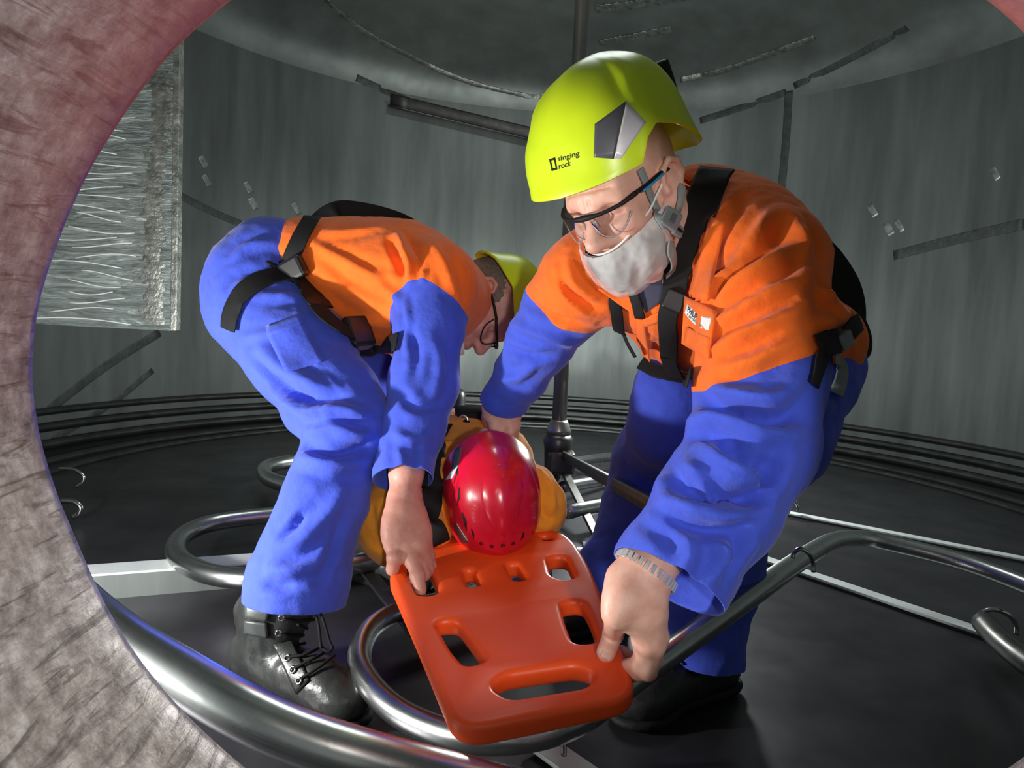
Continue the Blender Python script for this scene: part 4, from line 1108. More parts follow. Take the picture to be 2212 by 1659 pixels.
vv = np.array([v.co[:] for v in nt_.data.vertices]) + np.array(_wloc(nt_)); btag = bvh_of(vv, [tuple(p.vertices) for p in nt_.data.polygons])
text_on('name_lettering', 'PHILIP', [(1488, 661), (1509, 680), (1504, 691), (1486, 672)], [btag], M['ink'], coat, .0012)
text_on('name_lettering', 'P BEVERAGES', [(1486, 677), (1518, 703), (1516, 708), (1484, 682)], [btag], M['ink2'], coat, .0012)

# --- harness
ha = thing('harness', _wloc(rm), None, None); adopt(ha, rm); ha.location = (0, 0, 0); ha.matrix_parent_inverse = Matrix()
strap('strap', [(1548, 382), (1530, 430), (1505, 490), (1478, 560), (1462, 620), (1450, 668), (1447, 720), (1452, 765), (1466, 800)], [.060, .060, .046, .034, .033, .033], RB, M['strap'], ha, .016)
strap('strap', [(1330, 640), (1338, 690), (1352, 735), (1372, 772)], .022, RB, M['strap'], ha, .012)
strap('strap', [(1372, 618), (1382, 650), (1388, 678)], .02, RB, M['strap'], ha, .012)
strap('waist_strap', [(1392, 790), (1420, 806), (1460, 815), (1505, 820)], .03, RB, M['strap'], ha, .012)
strap('waist_strap', [(1758, 756), (1790, 742), (1820, 722), (1846, 698)], .036, RB, M['strap'], ha, .012)
strap('back_strap', [(1762, 520, 1.52), (1800, 560, 1.55), (1832, 610, 1.57), (1846, 660, 1.57), (1846, 715, 1.55)], .050, RB, M['strap'], ha)
strap('back_strap', [(1765, 530, 1.50), (1795, 600, 1.52), (1828, 660, 1.52), (1842, 700, 1.52)], .040, RB, M['strap'], ha)
strap('leg_strap', [(1766, 770), (1752, 800), (1742, 830)], .022, RB, M['strap'], ha, .012)
strap('leg_strap', [(1790, 765), (1812, 800), (1800, 855)], .030, RB, M['strapgrey'], ha, .010)
tube('lanyard', spline([P(1850, 670, 1.55), P(1868, 700, 1.54), P(1878, 735, 1.53), P(1872, 768, 1.52), P(1840, 770, 1.47), P(1810, 756, 1.45)], 30), .006, M['black'], ha, 10)
plate_part('buckle', 1458, 646, RB, 44, 42, 22, ha, M['buckle'], .012, .024, .003)
plate_part('buckle', 1356, 752, RB, 26, 44, 20, ha, M['buckle'], .012, .018, .003)
plate_part('buckle', 1800, 738, RB, 40, 34, -25, ha, M['buckle_grey'], .008, .020, .002)

# --- expanding watch band at the wrist
ax_ = nrm(P(1360, 1290, .93) - wr); u_ = nrm(cam2w(.9, -.42, -.1)); u_ = nrm(u_ - ax_ * np.dot(u_, ax_)); v_ = np.cross(ax_, u_)
cw = P(1396, 1232, .942); V = []; F = []
for k in range(30):
    g = 2 * math.pi * k / 30; rd = u_ * math.cos(g) * .0455 + v_ * math.sin(g) * .034; tn = nrm(-u_ * math.sin(g) * .042 + v_ * math.cos(g) * .030); no = np.cross(tn, ax_)
    v, f = box_data(cw + rd, (tn, ax_, no), (.0028, .0065, .0016)); V, F = merge((V, F), (v, f))
M['band'] = simple('bright_watch_steel', (235, 232, 224), .18, .55)
wb = bevel(mesh_obj('watch_band', V, F, M['band'], rm, False), .0008)
# --- boots
def boot(parent, ankle, heel_dir, zfloor, sc=1.0, shaft_top=None, detail=False):
    """leather ankle boot; heel_dir = horizontal direction the toe points"""
    t = nrm(np.array([heel_dir[0], heel_dir[1], 0])); sd = np.cross(np.array([0, 0, 1.]), t); A = np.array([t, sd, [0, 0, 1.]])
    g = np.array([ankle[0], ankle[1], zfloor]); B = lambda x, y, z: g + t * x * sc + sd * y * sc + np.array([0, 0, z * sc])
    S = Sdf()
    S.ell(B(-.055, 0, .052), A, (.050, .040, .050), .02)
    S.ell(B(.03, 0, .050), A, (.085, .043, .048), .03)
    S.ell(B(.150, .004, .044), A, (.068, .051, .040), .03)
    S.ell(B(.095, 0, .058), A, (.075, .042, .042), .03)
    top = shaft_top if shaft_top is not None else B(-.015, 0, .24)
    S.chain([B(-.022, 0, .085), B(-.015, 0, .150), top], [.050, .047, .056], .03)
    S.cap(B(-.06, 0, .135), B(.02, 0, .120), .03, .03, .03)
    V, F, N = cloth(S, .0042, 2)
    V[:, 2] = np.maximum(V[:, 2], zfloor + .018)
    V = cloth_noise(V, N, .0016, 30, 3.3)
    o = mesh_obj('boot', V, F, M['leather'], parent)
    S = Sdf()
    S.ell(B(-.055, 0, .016), A, (.056, .044, .02), .02); S.ell(B(.03, 0, .016), A, (.09, .043, .02), .03); S.ell(B(.148, .004, .016), A, (.074, .056, .02), .03)
    V, F, N = cloth(S, .005, 1); V[:, 2] = np.clip(V[:, 2], zfloor + .001, zfloor + .026)
    mesh_obj('sole', V, F, M['sole'], o)
    return o, B, t, sd
dirn = on_z(1385, 1548, 0) - on_z(1520, 1500, 0)
b1, B1, tt, ss = boot(rm, on_z(1508, 1508, 0), dirn, 0.0, 1.05, P(1505, 1390, 1.40))
for k in range(4):
    a = B1(.055 + .022 * k, -.028, .105 - .008 * k); b = B1(.055 + .022 * k, .028, .105 - .008 * k)
    tube('bootlace', spline([a, (a + b) / 2 + np.array([0, 0, .012]), b], 8), .003, M['lace'], b1, 6)
b2, *_ = boot(rm, P(1316, 1285, 1.80), on_z(1240, 1330, 0) - on_z(1320, 1290, 0), 0.0, 1.05, P(1322, 1250, 1.78))
# ------------------------------------------------------------------ worker at the left, bent double over the board
lm = thing('person', on_z(620, 1440, 0.0), 'worker bent double, head down, straps over an orange back, one hand in a slot', 'person')
lat = nrm(CF + cam2w(.12, 0, 0))                                         # across his shoulders: away from us
S = Sdf()
sp = [P(600, 560, 1.73), P(680, 560, 1.72), P(770, 598, 1.71), P(865, 622, 1.70), P(945, 640, 1.71), P(1000, 648, 1.73)]
S.loft(sp, lat, [.135, .15, .165, .178, .16, .09], [.075, .085, .133, .150, .118, .06], .05)
nS, fS = P(938, 612, 1.56), P(950, 640, 1.88)
S.chain([P(880, 610, 1.62), nS], [.11, .088], .06); S.chain([P(890, 610, 1.78), fS], [.11, .088], .06)
S.ell(P(985, 650, 1.62), np.eye(3), (.045, .06, .075), .05)
elN, cuN = P(915, 830, 1.47), P(873, 1015, 1.375)
S.chain([nS, P(928, 700, 1.52), elN, P(890, 930, 1.42), cuN, P(864, 1058, 1.355)], [.086, .072, .068, .060, .052, .051], .03)
elF, cuF = P(905, 850, 1.86), P(935, 1000, 1.80)
S.chain([fS, elF, cuF], [.08, .068, .05], .03)
V, F, N = cloth(S, .006)
V0 = V.copy(); dn = np.minimum(axis_dist(V, nS, elN), axis_dist(V, elN, cuN)); df = np.minimum(axis_dist(V, fS, elF), axis_dist(V, elF, cuF))
V = cloth_noise(V, N, .0035, 11, 7.7, CR, .4); V = cloth_noise(V, N, .0020, 30, 2.9)
N = vnormals(V, F); bv = bvh_of(V, F)
for q in [([(858, 508), (874, 540), (889, 570), (880, 602)], .016, .010), ([(843, 520), (862, 560), (872, 600)], -.008, .010), ([(905, 560), (912, 590), (908, 605)], .006, .007),
          ([(668, 521), (766, 576), (847, 632), (868, 660)], .007, .010), ([(690, 560), (760, 610), (830, 650)], -.005, .010), ([(700, 500), (760, 500), (830, 490)], .004, .010),
          ([(690, 640), (760, 690), (830, 700)], .006, .014), ([(740, 560), (800, 590), (860, 600)], .006, .011), ([(930, 520), (960, 570), (985, 640)], .005, .012),
          ([(880, 700), (900, 760), (895, 820)], -.006, .010), ([(930, 720), (950, 790), (935, 860)], .006, .012), ([(865, 850), (900, 880), (950, 870)], -.007, .010), ([(850, 930), (880, 950), (930, 940)], .006, .010), ([(860, 960), (868, 1000), (860, 1020)], .005, .008), ([(905, 960), (900, 1010), (895, 1030)], -.004, .007), ([(875, 640), (882, 700), (880, 760)], .005, .008)]:
    V = fold(V, N, bv, *q)
V = smooth_mesh(V, F, 1, .35)
nN = nrm(P(915, 830, 1.47) - nS + cam2w(-.11, .02, 0)); nF = nrm(elF - fS)
mN = np.minimum((V0 - P(938, 632, 1.50)) @ nN, .088 - dn); mF = np.minimum((V0 - P(948, 700, 1.88)) @ nF, .105 - df)
lc = mesh_obj('overall_top', V, F, M['shirt'], lm); set_seam(lc, np.maximum(mN, mF))
cut(lc, P(868, 1036, 1.365), nrm(P(864, 1058, 1.355) - cuN) + cam2w(.18, .12, 0), .14)
cut(lc, cuF, nrm(cuF - elF), .12); cut(lc, P(985, 648, 1.73), nrm(cam2w(1, -.05, 0)), .075)
wv = lambda o: [tuple(Vector(v.co) + _wloc(o)) for v in o.data.vertices]
fc = lambda o: [tuple(p.vertices) for p in o.data.polygons]
blc = bvh_of(wv(lc), fc(lc)); lc.data.polygons.foreach_set('use_smooth', np.ones(len(lc.data.polygons), bool))
s = lc.modifiers.new('hem', 'SOLIDIFY'); s.thickness = .003; s.offset = -1
# trousers
S = Sdf()
S.loft([P(640, 560, 1.72), P(590, 580, 1.71), P(552, 622, 1.69)], lat, [.14, .155, .165], [.075, .096, .112], .05)
hN, kN, aN = P(560, 660, 1.62), P(762, 925, 1.43), P(640, 1270, 1.335)
S.chain([hN, P(652, 770, 1.54), P(722, 868, 1.47), kN, P(722, 1010, 1.40), P(700, 1090, 1.38), P(665, 1190, 1.355), aN, P(630, 1330, 1.33)], [.122, .108, .092, .074, .070, .076, .082, .088, .089], .035)
S.ell(P(668, 900, 1.47), np.eye(3), (.04, .04, .028), .03)
hF, kF, aF = P(590, 670, 1.80), P(838, 860, 1.86), P(800, 1150, 1.92)
S.chain([hF, P(720, 770, 1.85), kF, P(815, 1020, 1.90), aF, P(796, 1190, 1.92)], [.12, .105, .082, .080, .082, .082], .04)
V, F, N = cloth(S, .0064)
V = cloth_noise(V, N, .0055, 9, 1.3, CF, .6); V = cloth_noise(V, N, .0025, 25, 6.6)
N = vnormals(V, F); bv = bvh_of(V, F)
for q in [([(547, 771), (603, 827), (674, 859), (743, 850)], -.010, .011), ([(560, 745), (620, 800), (690, 835)], .010, .015), ([(590, 850), (660, 885), (740, 890), (790, 900)], .012, .013),
          ([(622, 889), (700, 884), (798, 921)], -.012, .010), ([(660, 930), (720, 925), (800, 945)], .012, .013), ([(662, 964), (711, 978), (779, 970), (815, 940)], -.014, .012), ([(650, 985), (711, 1000), (790, 995)], .010, .014),
          ([(612, 1155), (640, 1130), (655, 1110)], -.009, .008), ([(600, 1190), (650, 1170), (700, 1120), (745, 1060)], .008, .014), ([(570, 1260), (600, 1266), (640, 1262)], -.008, .009), ([(580, 1225), (640, 1230), (700, 1200)], .007, .012), ([(690, 1260), (715, 1200), (740, 1130)], -.007, .010),
          ([(500, 560), (540, 530), (590, 520)], .006, .010), ([(480, 620), (520, 590), (570, 580)], -.006, .012), ([(560, 640), (610, 640), (650, 640)], .006, .012), ([(520, 730), (580, 720), (640, 715)], .005, .010),
          ([(625, 620), (650, 700), (680, 780), (745, 850)], .003, .005), ([(600, 1240), (680, 1250), (730, 1240)], -.004, .008)]:
    V = fold(V, N, bv, *q)
V = smooth_mesh(V, F, 1, .35)
lt = mesh_obj('trousers', V, F, M['trousers'], lm)
cut(lt, P(634, 1302, 1.33), nrm(P(630, 1330, 1.33) - aN) + cam2w(.05, 0, 0), .2); cut(lt, aF, nrm(P(796, 1190, 1.92) - aF), .2)
blt = bvh_of(wv(lt), fc(lt)); lt.data.polygons.foreach_set('use_smooth', np.ones(len(lt.data.polygons), bool))
s = lt.modifiers.new('hem', 'SOLIDIFY'); s.thickness = .004; s.offset = -1
LBV = [blc, blt]
patch('leg_pocket', [(574, 718), (652, 690), (700, 780), (617, 806)], [blt], M['trousers'], lt, .003, 8, 8, .003)
patch('pocket_flap', [(574, 705), (648, 680), (656, 698), (578, 726)], [blt], M['trousers'], lt, .006, 8, 3, .003)
# body
lhc = P(1040, 658, 1.76)
lf = nrm(cam2w(.26, -.93, .24)); lu = cam2w(.93, .24, -.12); lu = nrm(lu - lf * np.dot(lu, lf)); ll = np.cross(lu, lf)
SH = Sdf(); HL2 = head_sdf(SH, lhc, lf, ll, lu, .98)
SH.chain([HL2(-.03, 0, -.02), HL2(-.04, 0, -.085), P(945, 640, 1.73)], [.058, .058, .07], .04)
S1 = Sdf(); wr = P(874, 1078, 1.345)
S1.chain([elN, P(878, 1020, 1.37), wr, P(876, 1110, 1.325)], [.045, .031, .027, .029], .02)
S1.loft([P(874, 1085, 1.34), P(877, 1120, 1.322), P(884, 1155, 1.308), P(892, 1185, 1.300)], nrm(cam2w(.95, .12, -.55)), [.030, .038, .041, .036], [.024, .022, .020, .017], .02)
S1.cap(P(862, 1110, 1.315), P(850, 1150, 1.30), .022, .018, .02)
q = lambda px, py, o: P(px, py, bdep(px, py) + o)
finger(S1, [P(853, 1140, 1.302), P(850, 1180, 1.29), P(853, 1205, 1.275), q(848, 1230, -.012)], [.0175, .0145, .014, .0125], .005, .02)
finger(S1, [P(876, 1180, 1.298), P(892, 1214, 1.275), q(902, 1245, -.014), q(909, 1276, .018)], [.0155, .0135, .0125, .0105])
finger(S1, [P(893, 1186, 1.300), P(908, 1222, 1.285), q(915, 1240, .0), q(908, 1250, .045)], [.0150, .0135, .0125, .010])
finger(S1, [P(907, 1182, 1.308), P(919, 1215, 1.300), q(922, 1232, .0), q(915, 1240, .045)], [.0145, .0130, .012, .010])
finger(S1, [P(915, 1170, 1.322), P(926, 1200, 1.318), q(930, 1222, -.002), q(925, 1232, .04)], [.0125, .0115, .0105, .009])
for a in [(878, 1176), (895, 1180), (908, 1176)]: S1.ell(P(a[0], a[1], 1.296), np.eye(3), (.010,) * 3, .012)
S2 = Sdf()
wF = P(938, 1020, 1.79)
S2.chain([elF, wF], [.044, .028], .02); S2.loft([wF, P(945, 1050, 1.76), P(952, 1075, 1.75)], CR, [.028, .04, .036], [.02, .02, .016], .02)
for k in range(4): finger(S2, [P(937 + 10 * k, 1072, 1.75), P(938 + 10 * k, 1095, 1.735), P(940 + 10 * k, 1108, 1.75)], [.011, .010, .009])
finger(S2, [P(932, 1040, 1.76), P(924, 1066, 1.74), P(926, 1085, 1.735)], [.014, .012, .011])
S3 = Sdf(); S3.loft(sp, lat, [.10, .11, .12, .12, .10, .06], [.05, .05, .08, .08, .07, .05], .05)
S3.chain([sp[3], nS, elN], [.06, .06, .05], .05); S3.chain([sp[3], fS, elF], [.06, .06, .05], .05)
S3.chain([P(560, 622, 1.69), hN, kN, aN], [.08, .08, .05, .05], .05); S3.chain([P(560, 622, 1.69), hF, kF, aF], [.08, .08, .055, .05], .05)
lb, lbb = body_mesh('body', [(SH, .0034), (S1, .0026), (S2, .0034), (S3, .014)], lm, M['skin2'])
# short hair round the back and sides
S = Sdf(); S.ell(HL2(-.020, 0, .040), np.array([lf, ll, lu]), (.098, .0805, .078), .02); S.ell(HL2(-.045, 0, -.005), np.array([lf, ll, lu]), (.062, .067, .055), .03)
V, F, N = cloth(S, .004, 1); V = cloth_noise(V, N, .0022, 90, 1.1)
hr = mesh_obj('hair', V, F, M['hair'], lm, True); cut(hr, HL2(.042, 0, 0), lf); hr.data.polygons.foreach_set('use_smooth', np.ones(len(hr.data.polygons), bool))
spec2 = dict(top=.168, rf=.140, rb=.120, rs=.108, shift=.002, pow=.82, powz=.88, ridge=.004,
             edge=[(0, .050, .014), (.5, .052, .008), (1.0, .062, .003), (1.45, .072, .002), (1.75, .064, .002), (2.3, .052, .004), (2.7, .035, .012), (3.15, .020, .022)])
h2, bh2 = helmet('helmet', lhc, lf, ll, lu, lm, M['helmet_yellow'], spec2)
patch('reflective_sticker', [(1062, 576), (1090, 574), (1094, 586), (1064, 590)], [bh2], M['sticker_dark'], h2, .002, 5, 5)
patch('reflective_sticker', [(1066, 591), (1094, 587), (1090, 597), (1076, 598)], [bh2], M['sticker_white'], h2, .002, 5, 5)
S = Sdf(); S.ell(HL2(.060, 0, -.085), np.array([lf, ll, lu]), (.055, .058, .05), .02)
V, F, N = cloth(S, .004, 2); V = cloth_noise(V, N, .002, 30, 2.2)
n2 = mesh_obj('beard_net', V, F, M['gauze'], lm); cut(n2, HL2(.1, 0, -.070), nrm(lu + lf * .2))
n2.data.polygons.foreach_set('use_smooth', np.ones(len(n2.data.polygons), bool))
g2 = tube('safety_glasses', spline([HL2(.070, .074, .018), HL2(.095, .058, .012), HL2(.112, .030, .010), HL2(.118, 0, .010), HL2(.112, -.030, .010), HL2(.095, -.058, .012), HL2(.070, -.074, .018)], 40), .0032, M['black'], lm, 8)
for s_ in (1, -1):
    tube('temple', spline([HL2(.070, s_ * .074, .018), HL2(.040, s_ * .080, .020), HL2(-.008, s_ * .084, .020)], 14), .003, M['black'], g2, 8)
    tube('lens_rim', spline([HL2(.112, s_ * .012, .008), HL2(.108, s_ * .016, -.022), HL2(.098, s_ * .040, -.028), HL2(.080, s_ * .066, -.012), HL2(.072, s_ * .073, .012)], 20), .0018, M['black'], g2, 8)
# harness
lh = thing('harness', (0, 0, 0), None, None); adopt(lh, lm); lh.location = (0, 0, 0); lh.matrix_parent_inverse = Matrix()
strap('back_strap', [(612, 600, 1.58), (640, 545, 1.57), (690, 476, 1.64), (730, 453, 1.70), (790, 458, 1.72), (850, 474, 1.72), (885, 490, 1.70)], .045, LBV, M['strap'], lh)
strap('side_strap', [(676, 478), (652, 520), (632, 570), (640, 605), (668, 650), (700, 690), (740, 720), (785, 738), (830, 745), (868, 742)], .040, LBV, M['strap'], lh, .012)
strap('leg_strap', [(640, 600), (600, 600), (560, 612), (524, 640), (505, 680), (500, 712)], .045, LBV, M['strap'], lh, .010)
strap('belt', [(634, 560), (640, 590), (668, 640), (690, 670)], .06, LBV, M['black'], lh, .012)
plate_part('belt_pouch', 645, 582, LBV, 60, 48, -25, lh, M['buckle'], .03, .022, .008)
plate_part('belt_pouch', 762, 728, LBV, 60, 70, -20, lh, M['buckle'], .04, .02, .008)
plate_part('buckle', 800, 742, LBV, 40, 32, -8, lh, M['buckle'], .02, .024, .004)
tube('lanyard', spline([P(640, 512, 1.60), P(600, 496, 1.60), P(562, 506, 1.58), P(549, 530, 1.56), P(560, 556, 1.55), P(590, 574, 1.545), P(618, 582, 1.545)], 30), .007, M['black'], lh, 10)
V, F = tube_data(spline([P(482, 732, 1.62), P(502, 728, 1.62), P(524, 738, 1.60)], 10), [.006, .012, .015, .016, .016, .016, .016, .016, .014, .01], 12)
mesh_obj('strap_hook', V, F, M['buckle_grey'], lh)

# right boot in detail
tdir = on_z(770, 1540, 0) - on_z(560, 1450, 0)
lbt, B2, tt, ss = boot(lm, P(590, 1425, 1.33), tdir, 0.0, 1.10, P(622, 1300, 1.33))
bb2 = bvh_of(wv(lbt), fc(lbt))
for k, (px, py) in enumerate([(610, 1332), (603, 1364), (616, 1402), (624, 1424), (636, 1447), (650, 1470)]):
    hit = cast(bb2, px, py)
    if hit:
        n = nrm(hit[1] + .3 * CB); x = nrm(np.cross(n, CU)); y = np.cross(n, x)
        tube('eyelet', [hit[0] + n * .0065 + (x * math.cos(a) + y * math.sin(a)) * .0052 for a in np.linspace(0, 2 * math.pi, 14, endpoint=False)], .0022, M['chrome'], lbt, 6, closed=True)
LACES = [[(610, 1332), (640, 1338), (676, 1334)], [(603, 1364), (640, 1370), (690, 1356)], [(616, 1402), (660, 1396), (700, 1382)], [(624, 1424), (665, 1418), (705, 1398)], [(636, 1447), (675, 1430), (712, 1410)], [(650, 1470), (690, 1446), (720, 1424)], [(640, 1345), (670, 1360), (700, 1380)], [(650, 1375), (680, 1395), (706, 1412)]]
for pts in LACES:
    Q = []
    for q_ in spline(pts, 14):
        hit = cast(bb2, *q_)
        if hit: Q.append(hit[0] + hit[1] * .0065)
    if len(Q) > 3: tube('bootlace', Q, .0028, M['lace'], lbt, 6)
tube('bootlace', spline([P(690, 1320, 1.27), P(700, 1345, 1.255), P(712, 1385, 1.245), P(718, 1400, 1.24), P(708, 1408, 1.235), P(694, 1396, 1.24)], 20), .0028, M['lace'], lbt, 6)
tube('bootlace', spline([P(680, 1320, 1.27), P(688, 1350, 1.25), P(692, 1385, 1.24), P(694, 1400, 1.235)], 16), .0028, M['lace'], lbt, 6)
M['leather_soft'] = simple('soft_collar_leather', (66, 70, 69), .4, 0, .5, .15, 20, .15, 200)
patch('ankle_panel', [(530, 1296), (590, 1304), (576, 1342), (531, 1334)], [bb2], M['leather_soft'], lbt, .005, 8, 6, .006)
patch('ankle_panel', [(530, 1340), (576, 1346), (580, 1378), (528, 1368)], [bb2], M['leather_soft'], lbt, .004, 8, 6, .006)
patch('lace_panel', [(590, 1392), (632, 1384), (668, 1470), (640, 1500)], [bb2], M['leather'], lbt, .003, 8, 8, .003)
boot(lm, P(800, 1200, 1.93), on_z(900, 1260, 0) - on_z(800, 1225, 0), 0.0, 1.05, P(798, 1160, 1.92))
# ------------------------------------------------------------------ casualty lying on the board, crown of the head towards us
AX3 = nrm(BX * ax[0] + BY * ax[1])
cp = thing('person', P(1040, 1190, 1.5), 'casualty lying face up on the orange board in amber overalls and a red helmet', 'person')
cu_ = nrm(-AX3 + BN * .10); cf_ = nrm(BN - cu_ * np.dot(BN, cu_)); cl_ = np.cross(cu_, cf_)
cc = P(1057, 1064, 1.47)
SH = Sdf(); HC = head_sdf(SH, cc, cf_, cl_, cu_)
base = lambda d, h, s=0.0: BO + (BX * (bpt(1048, 1190) @ np.array([1, 0])) + BY * (bpt(1048, 1190) @ np.array([0, 1]))) + AX3 * d + BN * (h - droop(d)) + np.cross(AX3, BN) * s
S = Sdf()
nk = base(.20, .09)
tor = [base(.28, .085), base(.40, .10, -.02), base(.58, .10, -.035), base(.72, .09, -.04)]
side_c = nrm(np.cross(AX3, BN))
S.loft(tor, side_c, [.15, .19, .175, .165], [.075, .105, .108, .10], .06)
sa, sb_ = P(905, 1075, 1.50), P(1132, 1070, 1.52)
S.chain([base(.32, .09), sa, P(862, 1128, 1.47), P(850, 1150, 1.52)], [.09, .085, .075, .065], .04)
S.chain([base(.32, .09), sb_, P(1152, 1095, 1.50), P(1158, 1112, 1.56)], [.08, .062, .055, .050], .04)
S.chain([P(920, 1090, 1.45), P(930, 1150, 1.42)], [.05, .04], .04)
S.chain([P(850, 1130, 1.50), P(835, 1110, 1.72), P(850, 1060, 1.95)], [.068, .06, .05], .04)
S.chain([P(1154, 1100, 1.52), P(1140, 1060, 1.75), P(1110, 1020, 1.95)], [.052, .050, .045], .04)
V, F, N = cloth(S, .0065)
V = cloth_noise(V, N, .006, 12, 4.4); V = cloth_noise(V, N, .003, 28, 8.4)
N = vnormals(V, F); bv = bvh_of(V, F)
for q_ in [([(905, 1060), (930, 1090), (948, 1120)], .012, .010), ([(880, 1090), (915, 1110), (930, 1150)], -.010, .010), ([(820, 1090), (830, 1130), (825, 1160)], .007, .012), ([(1170, 1020), (1190, 1060), (1195, 1100)], .008, .010), ([(1160, 1080), (1180, 1120), (1200, 1120)], -.007, .010), ([(945, 985), (960, 1010), (950, 1050)], .010, .010), ([(930, 960), (970, 965), (1000, 975)], -.008, .010)]:
    V = fold(V, N, bv, *q_)
V = smooth_mesh(V, F, 1, .35)
co = mesh_obj('overall_top', V, F, M['yellow_overall'], cp); bco = bvh_of(wv(co), fc(co))
S = Sdf()
S.loft([base(.70, .10), base(.84, .095)], side_c, [.165, .17], [.105, .10], .05)
for q_ in (-1, 1): S.chain([base(.86, .09, .085 * q_), base(1.22, .085, .09 * q_), base(1.52, .07, .095 * q_)], [.088, .068, .058], .04)
V, F, N = cloth(S, .010); V = cloth_noise(V, N, .006, 10, 2.4)
mesh_obj('trousers', V, F, M['trousers'], cp)
for q_ in (-1, 1):
    S = Sdf(); S.cap(base(1.50, .06, .095 * q_), base(1.60, .06, .095 * q_), .05, .045, .03); S.cap(base(1.60, .05, .095 * q_), base(1.63, .17, .11 * q_), .045, .04, .03)
    V, F, N = cloth(S, .008); mesh_obj('boot', V, F, M['leather'], cp)
SH.chain([HC(-.02, 0, -.03), HC(-.02, 0, -.10), tor[0]], [.055, .055, .06], .04)
S1 = Sdf()
for (hx, sg) in ((P(850, 1050, 1.98), -1), (P(1108, 1014, 1.98), 1)):
    dd = nrm(AX3); S1.loft([hx, hx + dd * .05, hx + dd * .085], side_c, [.028, .040, .036], [.02, .018, .015], .02)
    for k in range(4): finger(S1, [hx + dd * .08 + side_c * (.012 * (2 * k - 3)), hx + dd * .12 + side_c * (.013 * (2 * k - 3)), hx + dd * .15 + side_c * (.013 * (2 * k - 3)) - BN * .012], [.010, .009, .008])
    finger(S1, [hx + dd * .02 - side_c * .03 * sg, hx + dd * .06 - side_c * .048 * sg, hx + dd * .08 - side_c * .05 * sg], [.013, .011, .010])
S3 = Sdf(); S3.loft(tor, side_c, [.10, .12, .12, .11], [.05, .06, .06, .06], .05)
S3.chain([tor[0], sa, P(840, 1115, 1.70), P(850, 1050, 1.98)], [.05, .05, .04, .03], .04); S3.chain([tor[0], sb_, P(1140, 1060, 1.75), P(1108, 1014, 1.98)], [.05, .045, .04, .03], .04)
body_mesh('body', [(SH, .004), (S1, .0038), (S3, .014)], cp, M['skin'])
spec3 = dict(top=.165, rf=.128, rb=.122, rs=.104, shift=.0, pow=.74, powz=.95, ridge=.012,
             edge=[(0, .020, .010), (.6, .018, .004), (1.2, .0, .002), (1.6, -.01, .002), (2.3, .005, .003), (3.15, .010, .004)],
             dents=[(1.1, .62, .25, .05, -.004), (2.0, .62, .25, .05, -.004)])
hr3, bh3 = helmet('helmet', cc, cf_, cl_, cu_, cp, M['helmet_red'], spec3)
patch('reflective_sticker', [(983, 972), (998, 962), (990, 1006), (974, 1018)], [bh3], M['sticker_dark'], hr3, .002, 5, 6)
patch('reflective_sticker', [(974, 1018), (990, 1006), (976, 1034), (961, 1037)], [bh3], M['sticker_white'], hr3, .002, 5, 6)
patch('reflective_sticker', [(978, 1132), (990, 1142), (1010, 1172), (998, 1174)], [bh3], M['sticker_dark'], hr3, .002, 5, 6)
patch('reflective_sticker', [(986, 1130), (992, 1140), (1012, 1170), (1006, 1164)], [bh3], M['sticker_white'], hr3, .003, 4, 6)
def vent(px, py, w, h, ang):
    a = math.radians(ang); r = lambda x, y: (px + x * math.cos(a) - y * math.sin(a), py + x * math.sin(a) + y * math.cos(a))
    patch('vent', [r(-w * .15, -h), r(w * .15, -h), r(w, 0), r(w * .15, h)], [bh3], M['black'], hr3, .0012, 4, 6, .0005)
for q_ in [(984, 1022, 5, 24, 12), (989, 1073, 5, 20, 8), (1002, 1128, 6, 22, -12), (1020, 1154, 4, 12, -10), (1128, 1158, 4, 10, 20)]: vent(*q_)
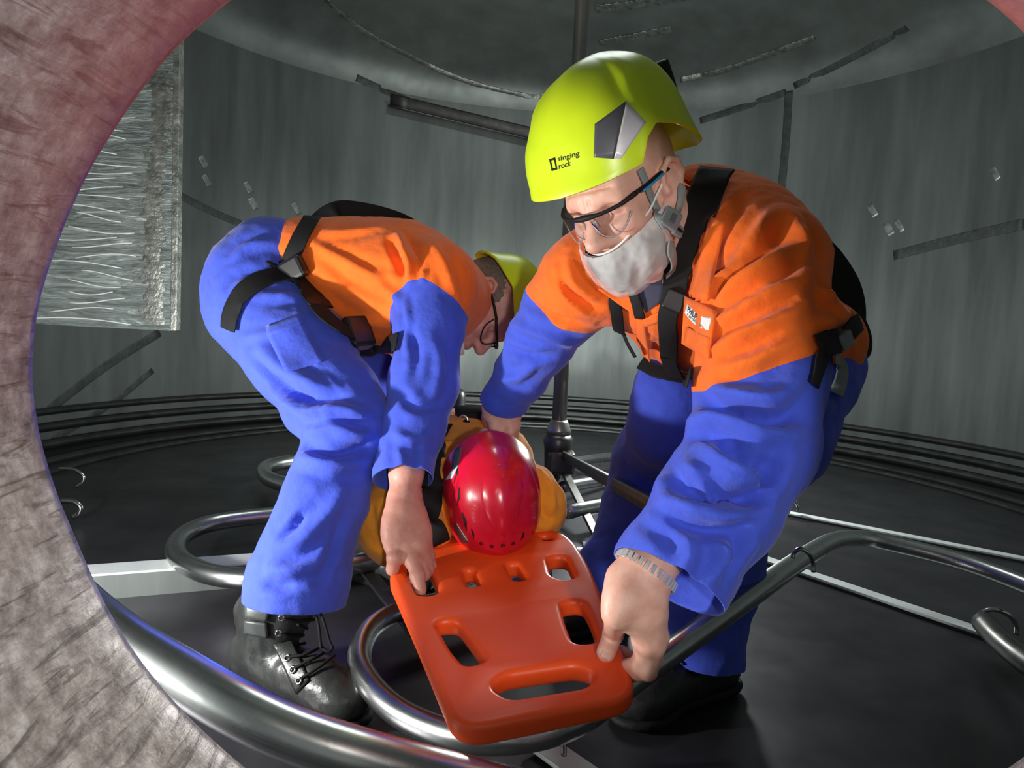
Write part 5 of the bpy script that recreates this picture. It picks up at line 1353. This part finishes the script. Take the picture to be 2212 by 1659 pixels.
for (px, py) in [(1040, 1174), (1062, 1180), (1086, 1178), (1108, 1174)]:
    hit = cast([bh3], px, py)
    if hit:
        n = hit[1]; x = nrm(np.cross(n, CU)); y = np.cross(n, x)
        tube('rivet_hole', [hit[0] + n * .0008 + (x * math.cos(a) + y * math.sin(a)) * .0032 for a in np.linspace(0, 2 * math.pi, 12, endpoint=False)], .001, M['black'], hr3, 6, closed=True)
# raised teardrop panel on the crown
pp = []
for a in np.linspace(0, 2 * math.pi, 26, endpoint=False):
    x, y = math.cos(a), math.sin(a); pp.append((1085 + 45 * x * (1 - .25 * y), 1080 + 78 * y))
V, F = [], []
for sc_, of in ((1.0, .0005), (.86, .0042), (.55, .0050), (.2, .0052)):
    for (px, py) in pp:
        hx = cast([bh3], 1085 + (px - 1085) * sc_, 1080 + (py - 1080) * sc_); V.append(hx[0] + hx[1] * of)
n_ = len(pp)
for j in range(3):
    for i in range(n_): F.append((j * n_ + i, j * n_ + (i + 1) % n_, (j + 1) * n_ + (i + 1) % n_, (j + 1) * n_ + i))
F.append(tuple(range(3 * n_, 4 * n_)))
mesh_obj('crown_panel', V, F, M['helmet_red'], hr3)
ch = thing('harness', (0, 0, 0), None, None); adopt(ch, cp); ch.location = (0, 0, 0); ch.matrix_parent_inverse = Matrix()
CBV = [bco]
strap('strap', [(960, 925), (945, 960), (935, 1000), (930, 1050), (932, 1110), (946, 1170)], .045, CBV, M['strap'], ch, .010)
for (px, py, d, w, h, t) in [(985, 918, 1.72, .070, .034, .03), (1026, 905, 1.76, .095, .055, .04), (1075, 920, 1.74, .08, .04, .03)]:
    c_ = P(px, py, d); V, F = box_data(c_, (CR, AX3, BN), (w / 2, t / 2 + .02, h / 2)); bevel(mesh_obj('chest_pad', V, F, M['strap'], ch, True), .008, 3)
tube('chest_ring', [P(1000, 908, 1.70) + (CR * math.cos(a) + CU * math.sin(a)) * .012 for a in np.linspace(0, 2 * math.pi, 16, endpoint=False)], .0025, M['chrome'], ch, 6, closed=True)
